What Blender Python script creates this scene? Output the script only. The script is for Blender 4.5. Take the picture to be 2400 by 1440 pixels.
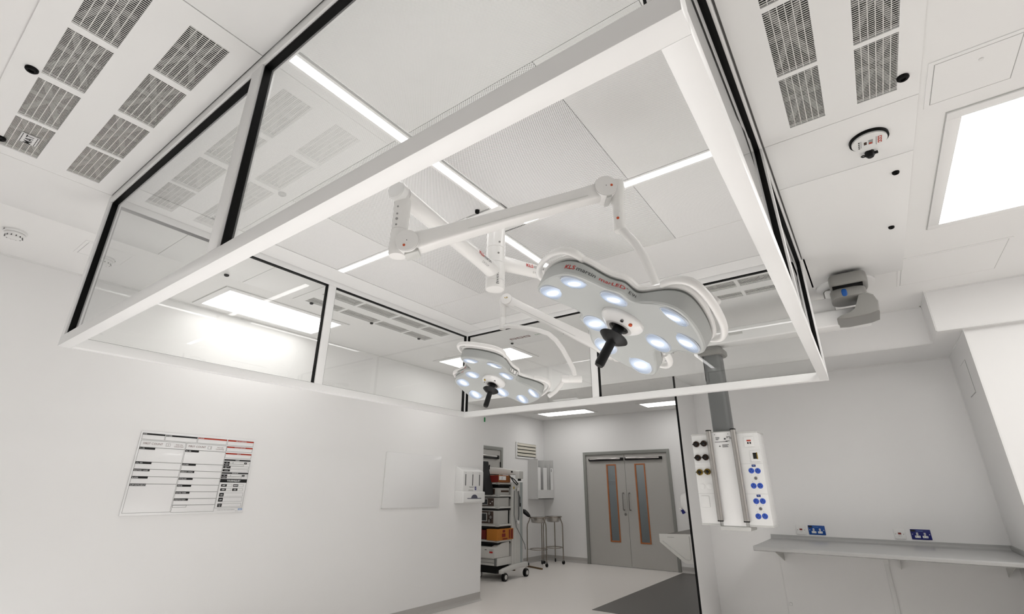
import bpy, bmesh, math, random
from mathutils import Vector, Matrix
random.seed(4)
sc = bpy.context.scene
for o in list(bpy.data.objects): bpy.data.objects.remove(o)
COL = sc.collection

# ---------------------------------------------------------------- camera
cam_d = bpy.data.cameras.new('camera'); cam = bpy.data.objects.new('camera', cam_d); COL.objects.link(cam)
cam_d.sensor_width = 36.0; cam_d.lens = 1128.0 / 2400.0 * 36.0; cam_d.clip_start = 0.02
PI = math.pi
pitch, yaw, roll = math.radians(20.9), math.radians(-35.75), math.radians(0.28)
fwd = Vector((math.sin(yaw)*math.cos(pitch), math.cos(yaw)*math.cos(pitch), math.sin(pitch)))
rgt0 = Vector((math.cos(yaw), -math.sin(yaw), 0)); up0 = rgt0.cross(fwd)
rgt = rgt0*math.cos(roll) + up0*math.sin(roll); upv = up0*math.cos(roll) - rgt0*math.sin(roll)
cam.matrix_world = Matrix(((rgt.x, upv.x, -fwd.x, 0), (rgt.y, upv.y, -fwd.y, 0), (rgt.z, upv.z, -fwd.z, 1.4), (0, 0, 0, 1)))
sc.camera = cam

# ---------------------------------------------------------------- world, exposure
w = bpy.data.worlds.new('world'); sc.world = w; w.use_nodes = True
w.node_tree.nodes['Background'].inputs['Color'].default_value = (0.8, 0.85, 0.9, 1)
w.node_tree.nodes['Background'].inputs['Strength'].default_value = 0.3
sc.view_settings.view_transform = 'Standard'; sc.view_settings.look = 'None'
sc.view_settings.gamma = 1.0; sc.view_settings.use_curve_mapping = False
sc.view_settings.exposure = 0.68
PANEL_E, STRIP_E, LENS_E, HEAD_W = 1.0, 4.0, 0.68, 140.0
sc.cycles.max_bounces = 5; sc.cycles.diffuse_bounces = 5; sc.cycles.glossy_bounces = 3
sc.cycles.transparent_max_bounces = 10; sc.cycles.use_light_tree = False

# ---------------------------------------------------------------- materials
def S(r, g, b):
    f = lambda c: (c/255/12.92) if c/255 <= 0.04045 else ((c/255+0.055)/1.055)**2.4
    return (f(r), f(g), f(b), 1)
MATS = {}
def mat(name, col, rough=0.5, metal=0.0, noise=0.0, nscale=8.0, bump=0.0, bscale=80.0, coat=0.0, spec=0.5):
    m = bpy.data.materials.new(name); m.use_nodes = True; nt = m.node_tree; p = nt.nodes['Principled BSDF']
    p.inputs['Base Color'].default_value = col; p.inputs['Roughness'].default_value = rough
    p.inputs['Metallic'].default_value = metal; p.inputs['Coat Weight'].default_value = coat
    p.inputs['Specular IOR Level'].default_value = spec
    if noise or bump:
        tc = nt.nodes.new('ShaderNodeTexCoord')
    if noise:
        n = nt.nodes.new('ShaderNodeTexNoise'); n.inputs['Scale'].default_value = nscale; n.inputs['Detail'].default_value = 4
        nt.links.new(tc.outputs['Object'], n.inputs['Vector'])
        mr = nt.nodes.new('ShaderNodeMapRange'); mr.inputs['To Min'].default_value = 1-noise; mr.inputs['To Max'].default_value = 1+noise*0.4
        nt.links.new(n.outputs['Fac'], mr.inputs['Value'])
        mx = nt.nodes.new('ShaderNodeVectorMath'); mx.operation = 'SCALE'; mx.inputs[0].default_value = col[:3]
        nt.links.new(mr.outputs['Result'], mx.inputs['Scale']); nt.links.new(mx.outputs['Vector'], p.inputs['Base Color'])
    if bump:
        n2 = nt.nodes.new('ShaderNodeTexNoise'); n2.inputs['Scale'].default_value = bscale; n2.inputs['Detail'].default_value = 3
        nt.links.new(tc.outputs['Object'], n2.inputs['Vector'])
        b = nt.nodes.new('ShaderNodeBump'); b.inputs['Strength'].default_value = bump; b.inputs['Distance'].default_value = 0.002
        nt.links.new(n2.outputs['Fac'], b.inputs['Height']); nt.links.new(b.outputs['Normal'], p.inputs['Normal'])
    MATS[name] = m; return m
def emis(name, col, strength):
    m = bpy.data.materials.new(name); m.use_nodes = True; nt = m.node_tree; p = nt.nodes['Principled BSDF']
    p.inputs['Base Color'].default_value = (0.8, 0.8, 0.8, 1); p.inputs['Emission Color'].default_value = col
    p.inputs['Emission Strength'].default_value = strength; MATS[name] = m; return m
def perf(name, pitch_, rr, col, hole):
    m = mat(name, col, 0.45); nt = m.node_tree; p = nt.nodes['Principled BSDF']
    tc = nt.nodes.new('ShaderNodeTexCoord'); cell = (pitch_, pitch_, 1.0)
    def lattice(off):
        a = nt.nodes.new('ShaderNodeVectorMath'); a.operation = 'DIVIDE'; nt.links.new(tc.outputs['Object'], a.inputs[0]); a.inputs[1].default_value = cell
        b = nt.nodes.new('ShaderNodeVectorMath'); b.operation = 'ADD'; nt.links.new(a.outputs[0], b.inputs[0]); b.inputs[1].default_value = (off, off, 0)
        c = nt.nodes.new('ShaderNodeVectorMath'); c.operation = 'FRACTION'; nt.links.new(b.outputs[0], c.inputs[0])
        d = nt.nodes.new('ShaderNodeVectorMath'); d.operation = 'SUBTRACT'; nt.links.new(c.outputs[0], d.inputs[0]); d.inputs[1].default_value = (0.5, 0.5, 0.5)
        e = nt.nodes.new('ShaderNodeVectorMath'); e.operation = 'MULTIPLY'; nt.links.new(d.outputs[0], e.inputs[0]); e.inputs[1].default_value = (1, 1, 0)
        f = nt.nodes.new('ShaderNodeVectorMath'); f.operation = 'LENGTH'; nt.links.new(e.outputs[0], f.inputs[0]); return f.outputs['Value']
    mn = nt.nodes.new('ShaderNodeMath'); mn.operation = 'MINIMUM'; nt.links.new(lattice(0.0), mn.inputs[0]); nt.links.new(lattice(0.5), mn.inputs[1])
    lt = nt.nodes.new('ShaderNodeMath'); lt.operation = 'LESS_THAN'; nt.links.new(mn.outputs[0], lt.inputs[0]); lt.inputs[1].default_value = rr
    mx = nt.nodes.new('ShaderNodeMix'); mx.data_type = 'RGBA'; nt.links.new(lt.outputs[0], mx.inputs['Factor'])
    mx.inputs['A'].default_value = col; mx.inputs['B'].default_value = hole
    nt.links.new(mx.outputs['Result'], p.inputs['Base Color']); return m
def glass(name, tint, ior=1.5, rough=0.0):
    m = bpy.data.materials.new(name); m.use_nodes = True; nt = m.node_tree; nt.nodes.remove(nt.nodes['Principled BSDF'])
    out = nt.nodes['Material Output']; t = nt.nodes.new('ShaderNodeBsdfTransparent'); t.inputs['Color'].default_value = tint
    g = nt.nodes.new('ShaderNodeBsdfGlossy'); g.inputs['Roughness'].default_value = rough
    fr = nt.nodes.new('ShaderNodeFresnel'); fr.inputs['IOR'].default_value = ior
    ge = nt.nodes.new('ShaderNodeNewGeometry'); iv = nt.nodes.new('ShaderNodeMath'); iv.operation = 'SUBTRACT'; iv.inputs[0].default_value = 1.0; fr.name = 'reflect'; nt.links.new(ge.outputs['Backfacing'], iv.inputs[1])
    ml = nt.nodes.new('ShaderNodeMath'); ml.operation = 'MULTIPLY'; m2 = nt.nodes.new('ShaderNodeMath'); m2.operation = 'MULTIPLY'; m2.use_clamp = True; m2.inputs[1].default_value = 1.8; nt.links.new(fr.outputs[0], m2.inputs[0]); nt.links.new(m2.outputs[0], ml.inputs[0]); nt.links.new(iv.outputs[0], ml.inputs[1])
    mx = nt.nodes.new('ShaderNodeMixShader'); nt.links.new(ml.outputs[0], mx.inputs[0]); nt.links.new(t.outputs[0], mx.inputs[1]); nt.links.new(g.outputs[0], mx.inputs[2])
    nt.links.new(mx.outputs[0], out.inputs['Surface']); MATS[name] = m; return m

mat('wall_white', (0.90, 0.897, 0.892, 1), 0.38, noise=0.015, nscale=1.5)
mat('ceil_white', (0.92, 0.917, 0.91, 1), 0.6, noise=0.01, nscale=2)
mat('panel_white', (0.92, 0.918, 0.912, 1), 0.35)
mat('seam_grey', (0.42, 0.42, 0.41, 1), 0.6)
mat('frame_white', (0.91, 0.91, 0.905, 1), 0.35)
mat('rubber_black', (0.003, 0.003, 0.003, 1), 0.5, spec=0.15)
mat('plenum_dark', (0.02, 0.021, 0.02, 1), 0.8)
mat('brace_grey', (0.24, 0.24, 0.235, 1), 0.6)
mat('grille_white', (0.8, 0.79, 0.77, 1), 0.5)
perf('perforated_coarse', 0.0114, 0.19, (0.92, 0.918, 0.912, 1), (0.16, 0.16, 0.16, 1))
perf('perforated_fine', 0.0064, 0.172, (0.92, 0.918, 0.912, 1), (0.4, 0.4, 0.4, 1))
glass('pane_glass', (0.985, 0.99, 0.985, 1), 1.5)
for pe in (2.3, 3.0, 4.5, 6.0): emis('panel_light_%.1f' % pe, (1.0, 0.98, 0.955, 1), PANEL_E*pe)
emis('strip_light_e', (1.0, 0.985, 0.97, 1), STRIP_E)
mat('arm_white', (0.86, 0.85, 0.835, 1), 0.3, coat=0.2)
mat('lamp_grey', (0.45, 0.465, 0.455, 1), 0.42)
mat('groove_grey', (0.2, 0.21, 0.2, 1), 0.6)
mat('steel', (0.52, 0.50, 0.475, 1), 0.28, 1.0)
mat('steel_tube', (0.36, 0.32, 0.28, 1), 0.25, 1.0)
mat('steel_dark', (0.33, 0.32, 0.31, 1), 0.35, 1.0)
mat('chrome', (0.7, 0.68, 0.66, 1), 0.15, 1.0)
mat('black', (0.005, 0.005, 0.005, 1), 0.4, spec=0.3)
mat('black_soft', (0.012, 0.012, 0.013, 1), 0.8)
mat('orange', S(200, 78, 30), 0.5)
mat('red', S(190, 30, 20), 0.5)
mat('ink_grey', S(75, 75, 75), 0.6)
mat('ink_light', S(150, 150, 148), 0.6)
mat('ink_black', S(12, 12, 12), 0.6)
mat('ink_red', S(185, 55, 30), 0.6)
mat('ink_brown', S(120, 85, 80), 0.6)
mat('ink_white', S(235, 235, 235), 0.6)
mat('ink_blue', S(120, 155, 200), 0.6)
mat('board_white', (0.88, 0.88, 0.88, 1), 0.25, coat=0.3)
mat('plastic_white', (0.85, 0.85, 0.84, 1), 0.3)
mat('plastic_warm', (0.80, 0.78, 0.72, 1), 0.4)
mat('pend_grey', (0.16, 0.165, 0.165, 1), 0.4)
mat('pend_mid', (0.27, 0.265, 0.25, 1), 0.35)
mat('pend_light', (0.62, 0.62, 0.60, 1), 0.4)
mat('blue_button', S(15, 85, 165), 0.4)
mat('socket_blue', S(45, 85, 190), 0.4)
mat('plate_blue', S(0, 70, 150), 0.35)
mat('plate_navy', S(15, 25, 110), 0.35)
mat('brass', S(170, 140, 60), 0.3, 0.9)
mat('bronze', S(80, 62, 50), 0.35, 0.8)
mat('bench_grey', (0.46, 0.46, 0.455, 1), 0.22, 0.0, noise=0.02, nscale=30)
mat('trim_white', (0.86, 0.86, 0.85, 1), 0.4)
mat('floor_light', (0.87, 0.835, 0.80, 1), 0.35, noise=0.05, nscale=220, bump=0.05)
mat('floor_dark', (0.155, 0.148, 0.14, 1), 0.45, noise=0.12, nscale=260, bump=0.05)
mat('skirt_grey', (0.5, 0.485, 0.465, 1), 0.4, noise=0.04, nscale=200)
mat('door_grey', (0.50, 0.49, 0.465, 1), 0.4, noise=0.05, nscale=90)
mat('doorframe_grey', (0.28, 0.285, 0.265, 1), 0.4)
mat('wood_bead', S(178, 108, 62), 0.45, noise=0.2, nscale=40)
glass('door_glass', (0.8, 0.82, 0.82, 1), 1.5)
mat('behind_door', (0.55, 0.56, 0.56, 1), 0.9)
mat('behind_floor', (0.06, 0.055, 0.05, 1), 0.5)
mat('cart_grey', (0.5, 0.5, 0.48, 1), 0.4)
mat('cart_light', (0.66, 0.655, 0.63, 1), 0.4)
mat('cart_blue', (0.38, 0.42, 0.42, 1), 0.4)
mat('device_grey', (0.52, 0.515, 0.49, 1), 0.45)
mat('device_dark', (0.06, 0.035, 0.025, 1), 0.4)
mat('printer_white', (0.66, 0.65, 0.62, 1), 0.45)
mat('card_orange', S(188, 118, 35), 0.7, noise=0.1, nscale=30)
mat('card_brown', S(150, 90, 40), 0.7, noise=0.1, nscale=30)
mat('card_red', S(120, 25, 15), 0.6)
mat('screen_dark', (0.02, 0.022, 0.025, 1), 0.15)
mat('brown_bar', S(110, 85, 50), 0.5)
mat('yellow', S(190, 160, 60), 0.5)
mat('green', S(20, 130, 70), 0.5)
mat('louvre_cream', (0.68, 0.65, 0.56, 1), 0.45)
mat('holder_white', (0.72, 0.72, 0.71, 1), 0.4)
mat('dispenser_white', (0.84, 0.84, 0.83, 1), 0.3)
mat('slot_grey', (0.1, 0.1, 0.1, 1), 0.4)
mat('slot_violet', (0.09, 0.09, 0.13, 1), 0.4)
mat('lens_rim', (0.55, 0.6, 0.68, 1), 0.2, 0.0, coat=0.5)

def lens_mat():
    m = bpy.data.materials.new('lens_glow'); m.use_nodes = True; nt = m.node_tree; p = nt.nodes['Principled BSDF']
    p.inputs['Base Color'].default_value = (0.2, 0.22, 0.25, 1); p.inputs['Roughness'].default_value = 0.1; p.inputs['Coat Weight'].default_value = 0.6
    ar = nt.nodes.new('ShaderNodeAttribute'); ar.attribute_name = 'lens_r'
    rs = nt.nodes.new('ShaderNodeAttribute'); rs.attribute_name = 'lens_s'
    cr = nt.nodes.new('ShaderNodeValToRGB'); nt.links.new(rs.outputs['Fac'], cr.inputs['Fac'])
    e = cr.color_ramp.elements; e[0].position = 0.12; e[0].color = (3.0, 3.1, 3.3, 1); e[1].position = 0.72; e[1].color = (0.22, 0.27, 0.36, 1)
    mid = e.new(0.38); mid.color = (0.55, 0.65, 0.82, 1)
    sn = nt.nodes.new('ShaderNodeMath'); sn.operation = 'MULTIPLY'; nt.links.new(ar.outputs['Fac'], sn.inputs[0]); sn.inputs[1].default_value = 60
    s2 = nt.nodes.new('ShaderNodeMath'); s2.operation = 'SINE'; nt.links.new(sn.outputs[0], s2.inputs[0])
    mr = nt.nodes.new('ShaderNodeMapRange'); mr.inputs['From Min'].default_value = -1; mr.inputs['To Min'].default_value = 0.72; mr.inputs['To Max'].default_value = 1.15
    nt.links.new(s2.outputs[0], mr.inputs['Value'])
    sm = nt.nodes.new('ShaderNodeMath'); sm.operation = 'MULTIPLY'; nt.links.new(mr.outputs['Result'], sm.inputs[0]); sm.inputs[1].default_value = LENS_E
    nt.links.new(cr.outputs['Color'], p.inputs['Emission Color']); nt.links.new(sm.outputs[0], p.inputs['Emission Strength'])
    m.cycles.emission_sampling = 'NONE'; MATS['lens_glow'] = m
lens_mat()

# ---------------------------------------------------------------- mesh builder
ORG = {}
def V(*a): return Vector(a[0] if len(a) == 1 else a)
def perp(d):
    d = d.normalized(); a = Vector((0, 0, 1)) if abs(d.z) < 0.9 else Vector((1, 0, 0))
    u = d.cross(a).normalized(); return u, d.cross(u).normalized()
class MB:
    def __init__(s): s.v = []; s.f = []
    def add(s, vs, fs):
        k = len(s.v); s.v += [Vector(x) for x in vs]; s.f += [tuple(i+k for i in f) for f in fs]; return s
    def box(s, x0, x1, y0, y1, z0, z1):
        if x0 > x1: x0, x1 = x1, x0
        if y0 > y1: y0, y1 = y1, y0
        if z0 > z1: z0, z1 = z1, z0
        return s.add([(x0,y0,z0),(x1,y0,z0),(x1,y1,z0),(x0,y1,z0),(x0,y0,z1),(x1,y0,z1),(x1,y1,z1),(x0,y1,z1)],
                     [(3,2,1,0),(4,5,6,7),(0,1,5,4),(1,2,6,5),(2,3,7,6),(3,0,4,7)])
    def obox(s, c, X, Y, Z):          # half-axis vectors
        c = V(c); X = V(X); Y = V(Y); Z = V(Z)
        if X.cross(Y).dot(Z) < 0: Z = -Z
        p = [c+X*a+Y*b+Z*d for d in (-1, 1) for a, b in ((-1,-1),(1,-1),(1,1),(-1,1))]
        return s.add(p, [(3,2,1,0),(4,5,6,7),(0,1,5,4),(1,2,6,5),(2,3,7,6),(3,0,4,7)])
    def loft(s, rings, c0=True, c1=True, closed=True):
        k = len(s.v); n = len(rings[0])
        for r in rings: s.v += [Vector(x) for x in r]
        for i in range(len(rings)-1):
            for j in range(n if closed else n-1):
                a = k+i*n+j; b = k+i*n+(j+1) % n; s.f.append((a, b, b+n, a+n))
        if c0: s.f.append(tuple(k+j for j in range(n))[::-1])
        if c1: s.f.append(tuple(k+(len(rings)-1)*n+j for j in range(n)))
        return s
    def cyl(s, p0, p1, r0, r1=None, n=24, c0=True, c1=True):
        p0 = V(p0); p1 = V(p1); r1 = r0 if r1 is None else r1; u, v = perp(p1-p0)
        R = lambda p, r: [p+(u*math.cos(2*PI*i/n)+v*math.sin(2*PI*i/n))*r for i in range(n)]
        return s.loft([R(p0, r0), R(p1, r1)], c0, c1)
    def lathe(s, prof, org=(0,0,0), axis=(0,0,1), n=32):      # prof: (radius, height) list
        org = V(org); ax = V(axis).normalized(); u, v = perp(ax)
        rings = [[org+ax*h+(u*math.cos(2*PI*i/n)+v*math.sin(2*PI*i/n))*max(r, 1e-5) for i in range(n)] for r, h in prof]
        return s.loft(rings)
    def tube(s, path, r, n=12, flat=1.0):
        path = [V(p) for p in path]; rings = []; u = None
        for i, p in enumerate(path):
            d = (path[min(i+1, len(path)-1)]-path[max(i-1, 0)]).normalized()
            if u is None: u, v = perp(d)
            else: u = (u-d*u.dot(d)).normalized(); v = d.cross(u)
            rr = r[i] if isinstance(r, (list, tuple)) else r
            rings.append([p+(u*math.cos(2*PI*j/n)+v*flat*math.sin(2*PI*j/n))*rr for j in range(n)])
        return s.loft(rings)
    def prism(s, poly, d0, d1, axis='x'):     # poly in the two other axes (cyclic order y,z / x,z / x,y)
        def P(a, b, d): return (d, a, b) if axis == 'x' else ((a, d, b) if axis == 'y' else (a, b, d))
        s.loft([[P(a, b, d0) for a, b in poly], [P(a, b, d1) for a, b in poly]]); return s
    def ring(s, x0, x1, y0, y1, wd, z0, z1):
        s.box(x0, x1, y0, y0+wd, z0, z1); s.box(x0, x1, y1-wd, y1, z0, z1); s.box(x0, x0+wd, y0+wd, y1-wd, z0, z1); s.box(x1-wd, x1, y0+wd, y1-wd, z0, z1); return s
    def plate(s, x0, x1, y0, y1, z0, z1, holes):
        xs = sorted({x0, x1, *[h[0] for h in holes], *[h[1] for h in holes]}); ys = sorted({y0, y1, *[h[2] for h in holes], *[h[3] for h in holes]})
        solid = {}
        for i in range(len(xs)-1):
            for j in range(len(ys)-1):
                cx = (xs[i]+xs[i+1])/2; cy = (ys[j]+ys[j+1])/2
                solid[i, j] = not any(h[0] < cx < h[1] and h[2] < cy < h[3] for h in holes)
        ok = lambda i, j: solid.get((i, j), False)
        for (i, j), q in solid.items():
            if not q: continue
            a, b, c, d = xs[i], xs[i+1], ys[j], ys[j+1]
            s.add([(a,c,z0),(a,d,z0),(b,d,z0),(b,c,z0)], [(0,1,2,3)]); s.add([(a,c,z1),(b,c,z1),(b,d,z1),(a,d,z1)], [(0,1,2,3)])
            if not ok(i-1, j): s.add([(a,c,z0),(a,c,z1),(a,d,z1),(a,d,z0)], [(0,1,2,3)])
            if not ok(i+1, j): s.add([(b,c,z0),(b,d,z0),(b,d,z1),(b,c,z1)], [(0,1,2,3)])
            if not ok(i, j-1): s.add([(a,c,z0),(b,c,z0),(b,c,z1),(a,c,z1)], [(0,1,2,3)])
            if not ok(i, j+1): s.add([(a,d,z0),(a,d,z1),(b,d,z1),(b,d,z0)], [(0,1,2,3)])
        return s
    def xf(s, M):
        s.v = [M @ p for p in s.v]; return s
    def build(s, name, material, parent=None, smooth=None, bevel=0.0, seg=2, label=None, cat=None, group=None, kind=None, org=None):
        me = bpy.data.meshes.new(name)
        if parent is not None: o0 = ORG[parent.name]
        elif org is not None: o0 = V(org)
        else:
            lo = [min(p[i] for p in s.v) for i in range(3)]; hi = [max(p[i] for p in s.v) for i in range(3)]
            o0 = V((lo[0]+hi[0])/2, (lo[1]+hi[1])/2, lo[2])
        me.from_pydata([p-o0 for p in s.v], [], s.f)
        if bevel > 0 or True:
            bm = bmesh.new(); bm.from_mesh(me); bmesh.ops.recalc_face_normals(bm, faces=bm.faces)
            if bevel > 0:
                ed = [e for e in bm.edges if len(e.link_faces) == 2 and e.calc_face_angle(0) > 0.5]
                bmesh.ops.bevel(bm, geom=ed, offset=bevel, segments=seg, affect='EDGES', profile=0.5, clamp_overlap=True)
            bm.to_mesh(me); bm.free()
        if smooth is None and bevel > 0: smooth = 35
        if smooth:
            me.shade_smooth(); me.set_sharp_from_angle(angle=math.radians(smooth))
        me.materials.append(MATS[material])
        o = bpy.data.objects.new(name, me); COL.objects.link(o); ORG[o.name] = o0
        if parent is not None: o.parent = parent
        else: o.location = o0
        tag(o, label, cat, group, kind); return o
def tag(o, label=None, cat=None, group=None, kind=None):
    if label: o['label'] = label
    if cat: o['category'] = cat
    if group: o['group'] = group
    if kind: o['kind'] = kind
def thing(name, loc, label, cat, group=None, kind=None):
    o = bpy.data.objects.new(name, None); o.empty_display_size = 0.1; COL.objects.link(o); o.location = loc; ORG[o.name] = V(loc); tag(o, label, cat, group, kind); return o
def struct(m, name, material, **k):
    return m.build(name, material, kind='structure', **k)
def text_verts(s, size, bold=0.0, align='LEFT', spacing=1.0):
    cu = bpy.data.curves.new('t', 'FONT'); cu.body = s; cu.size = size; cu.offset = bold*size; cu.align_x = align; cu.resolution_u = 3; cu.space_character = spacing
    ob = bpy.data.objects.new('t', cu); me = bpy.data.meshes.new_from_object(ob)
    vs = [v.co.copy() for v in me.vertices]; fs = [tuple(p.vertices) for p in me.polygons]
    bpy.data.meshes.remove(me); bpy.data.objects.remove(ob); bpy.data.curves.remove(cu); return vs, fs
def put_text(m, s, size, org, ex, ey, bold=0.0, align='LEFT', spacing=1.0):
    vs, fs = text_verts(s, size, bold, align, spacing); org = V(org); ex = V(ex); ey = V(ey)
    m.add([org+ex*p.x+ey*p.y for p in vs], fs); return m

# ================================================================ THE ROOM
ZC = 2.975; XL = -4.77; YF = 9.99; XA = -6.26; Y1 = 6.146
UX0, UX1, UY0, UY1 = -3.86, 0.468, 0.0, 4.38      # ceiling unit of the clean air canopy
struct(MB().box(-6.5, 3.3, -3.2, 10.2, -0.1, 0.0), 'floor', 'floor_light', label='pale warm grey vinyl floor')
struct(MB().box(-3.27, -1.69, 6.30, YF, 0.0, 0.004), 'floor', 'floor_dark', label='dark grey vinyl floor by the scrub sink')
struct(MB().plate(-6.5, 3.3, -3.2, 10.2, ZC, 3.0, [(UX0+0.01, UX1-0.01, UY0+0.01, UY1-0.01)]), 'ceiling', 'ceil_white', label='white plaster ceiling')
struct(MB().box(-6.6, 3.4, -3.3, 10.3, 3.12, 3.2), 'ceiling', 'plenum_dark', label='slab above the ceiling')
struct(MB().box(-6.5, XL, -3.2, 5.905, 0, ZC), 'wall_left', 'wall_white', label='white wall with the count board')
struct(MB().box(-6.5, XA, 5.905, YF, 0, ZC), 'wall_corridor_left', 'wall_white')
# far wall with a doorway
fw = MB(); fw.box(-6.5, -5.225, YF, 10.2, 0, ZC); fw.box(-3.295, -1.5, YF, 10.2, 0, ZC); fw.box(-5.225, -3.295, YF, 10.2, 2.20, ZC)
struct(fw, 'wall_far', 'wall_white')
struct(MB().box(-6.5, -1.5, 11.5, 11.6, 0, ZC), 'wall_beyond_doors', 'behind_door')
struct(MB().box(-6.5, -1.5, 10.2, 11.6, -0.1, 0), 'floor', 'behind_floor', label='dark floor beyond the double doors')
struct(MB().box(-6.5, -1.5, 10.2, 11.6, ZC, 3.05), 'ceiling', 'ceil_white', label='ceiling beyond the double doors')
# partition, recess, right hand walls
pa = struct(MB().box(-1.679, -1.654, 5.478, Y1, 0, ZC), 'wall_partition', 'wall_white')
MB().box(-1.676, -1.656, 5.468, 5.478, 0, ZC).build('edge_seal', 'rubber_black', pa)
struct(MB().box(-1.69, -1.654, Y1, YF, 0, ZC), 'wall_corridor_right', 'wall_white')
struct(MB().box(-1.654, 0.80, Y1, 6.35, 0, ZC), 'wall_recess', 'wall_white')
struct(MB().box(0.80, 3.3, 5.10, 6.35, 0, ZC), 'wall_right_front', 'wall_white')
struct(MB().box(3.2, 3.35, -3.2, 5.1, 0, ZC), 'wall_right', 'wall_white')
struct(MB().box(-6.5, 3.35, -3.3, -3.15, 0, ZC), 'wall_back', 'wall_white')
bh = MB(); bh.box(XL, 0.632, 5.448, 6.16, 2.628, ZC); bh.box(0.632, 3.3, 5.03, 6.16, 2.628, ZC)
struct(bh, 'ceiling_bulkhead', 'wall_white')
# thin welded beads along the joints of the wall sheets
bead = MB(); r = 0.006
bead.box(XL, XL+r, -3.1, 5.9, ZC-0.012, ZC)
bead.box(0.793, 0.80+0.002, Y1-r, Y1, 0.95, 2.628); bead.box(-1.64, 0.80, Y1-r, Y1, 2.616, 2.628)
bead.box(0.80-r, 0.80, 5.1, Y1, 2.616, 2.628); bead.box(0.80-0.004, 0.806, 5.10-0.004, 5.104, 0, 2.628); bead.box(0.8, 3.2, 5.1-r, 5.1, 2.616, 2.628)
bead.box(0.626, 0.632, 5.03, 5.448, ZC-0.012, ZC); bead.box(0.63, 3.2, 5.03-r, 5.03, ZC-0.012, ZC); bead.box(-1.6, 0.632, 5.448-r, 5.448, ZC-0.012, ZC)
bead.box(0.62, 0.632, 5.448-r, 5.448, 2.628, ZC); bead.box(0.63-r, 0.63, 5.03-r, 5.03, 2.628, ZC)
bead.box(-1.64, 0.632, 5.444, 5.452, 2.622, 2.630); bead.box(0.632, 3.2, 5.026, 5.034, 2.622, 2.630)
struct(bead, 'trim_1', 'trim_white', label='white welded beads along the wall joints')
t2 = MB(); t2.box(-1.008, -0.998, Y1-0.004, Y1, 0, 0.90); struct(t2, 'trim_2', 'trim_white', label='narrow white joint strip under the left end of the worktop')
t3 = MB(); t3.box(-0.119, -0.085, Y1-0.012, Y1, 0, 0.79); t3.box(-0.123, -0.081, Y1-0.016, Y1, 0.78, 0.90); struct(t3, 'trim_3', 'trim_white', bevel=0.002, label='white cable trunking under the middle of the worktop')
sk = MB()
def cove(m, pts, nrm):     # coved skirting along a straight run
    a, b = V(pts[0]), V(pts[1]); n = V(nrm)
    prof = [(0.0, 0.10), (0.004, 0.10), (0.006, 0.04), (0.014, 0.018), (0.04, 0.001), (0.0, 0.001)]
    m.loft([[p+n*d+V(0, 0, h) for d, h in prof] for p in (a, b)])
cove(sk, ((XL, -3.1, 0), (XL, 5.905, 0)), (1, 0, 0)); struct(sk, 'baseboard_left', 'skirt_grey')
sk = MB(); cove(sk, ((XA, 5.95, 0), (XA, YF, 0)), (1, 0, 0)); struct(sk, 'baseboard_corridor', 'skirt_grey')
sk = MB(); cove(sk, ((XA, YF, 0), (-5.23, YF, 0)), (0, -1, 0)); cove(sk, ((-3.29, YF, 0), (-1.7, YF, 0)), (0, -1, 0)); struct(sk, 'baseboard_far', 'skirt_grey')

# ================================================================ CEILING UNIT (panels round the glass canopy)
ZU = 2.966
SL = {}
def grille_meshes(lx, ly, along):       # slats run across, ribs run along the long side
    m = MB(); L, W = (lx, ly) if along == 'x' else (ly, lx)
    B = (lambda a0, a1, b0, b1, z0, z1: m.box(a0, a1, b0, b1, z0, z1)) if along == 'x' else (lambda a0, a1, b0, b1, z0, z1: m.box(b0, b1, a0, a1, z0, z1))
    n = int(round(L/0.0098)); p = L/n
    for i in range(n): B(i*p, i*p+p*0.35, 0, W, 0.0005, 0.0016)
    for k in range(1, 6): B(0, L, W*k/6-0.0013, W*k/6+0.0013, 0.0, 0.0022)
    return m
def brace_meshes(lx, ly):
    m = MB(); 
    def bar(x0, y0, x1, y1, wd):
        d = V(x1-x0, y1-y0, 0); L = d.length; d.normalize(); nn = V(-d.y, d.x, 0)
        m.obox(((x0+x1)/2, (y0+y1)/2, 0.03), d*L/2, nn*wd/2, V(0, 0, 0.004))
    bar(0.01, 0.01, lx-0.01, ly-0.01, 0.022); bar(0.01, ly-0.01, lx-0.01, 0.01, 0.022)
    if lx > ly: bar(lx/2, 0, lx/2, ly, 0.03)
    else: bar(0, ly/2, lx, ly/2, 0.03)
    return m
def mesh_of(key, mb, material):
    if key not in SL:
        me = bpy.data.meshes.new(key[0]); me.from_pydata([tuple(p) for p in mb().v], [], mb().f); me.materials.append(MATS[material]); SL[key] = me
    return SL[key]
def child(name, me, parent, loc, kind=None):
    o = bpy.data.objects.new(name, me); COL.objects.link(o); o.parent = parent; o.location = V(loc)-ORG[parent.name]; ORG[o.name] = ORG[parent.name]
    if kind: o['kind'] = kind
    return o
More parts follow.
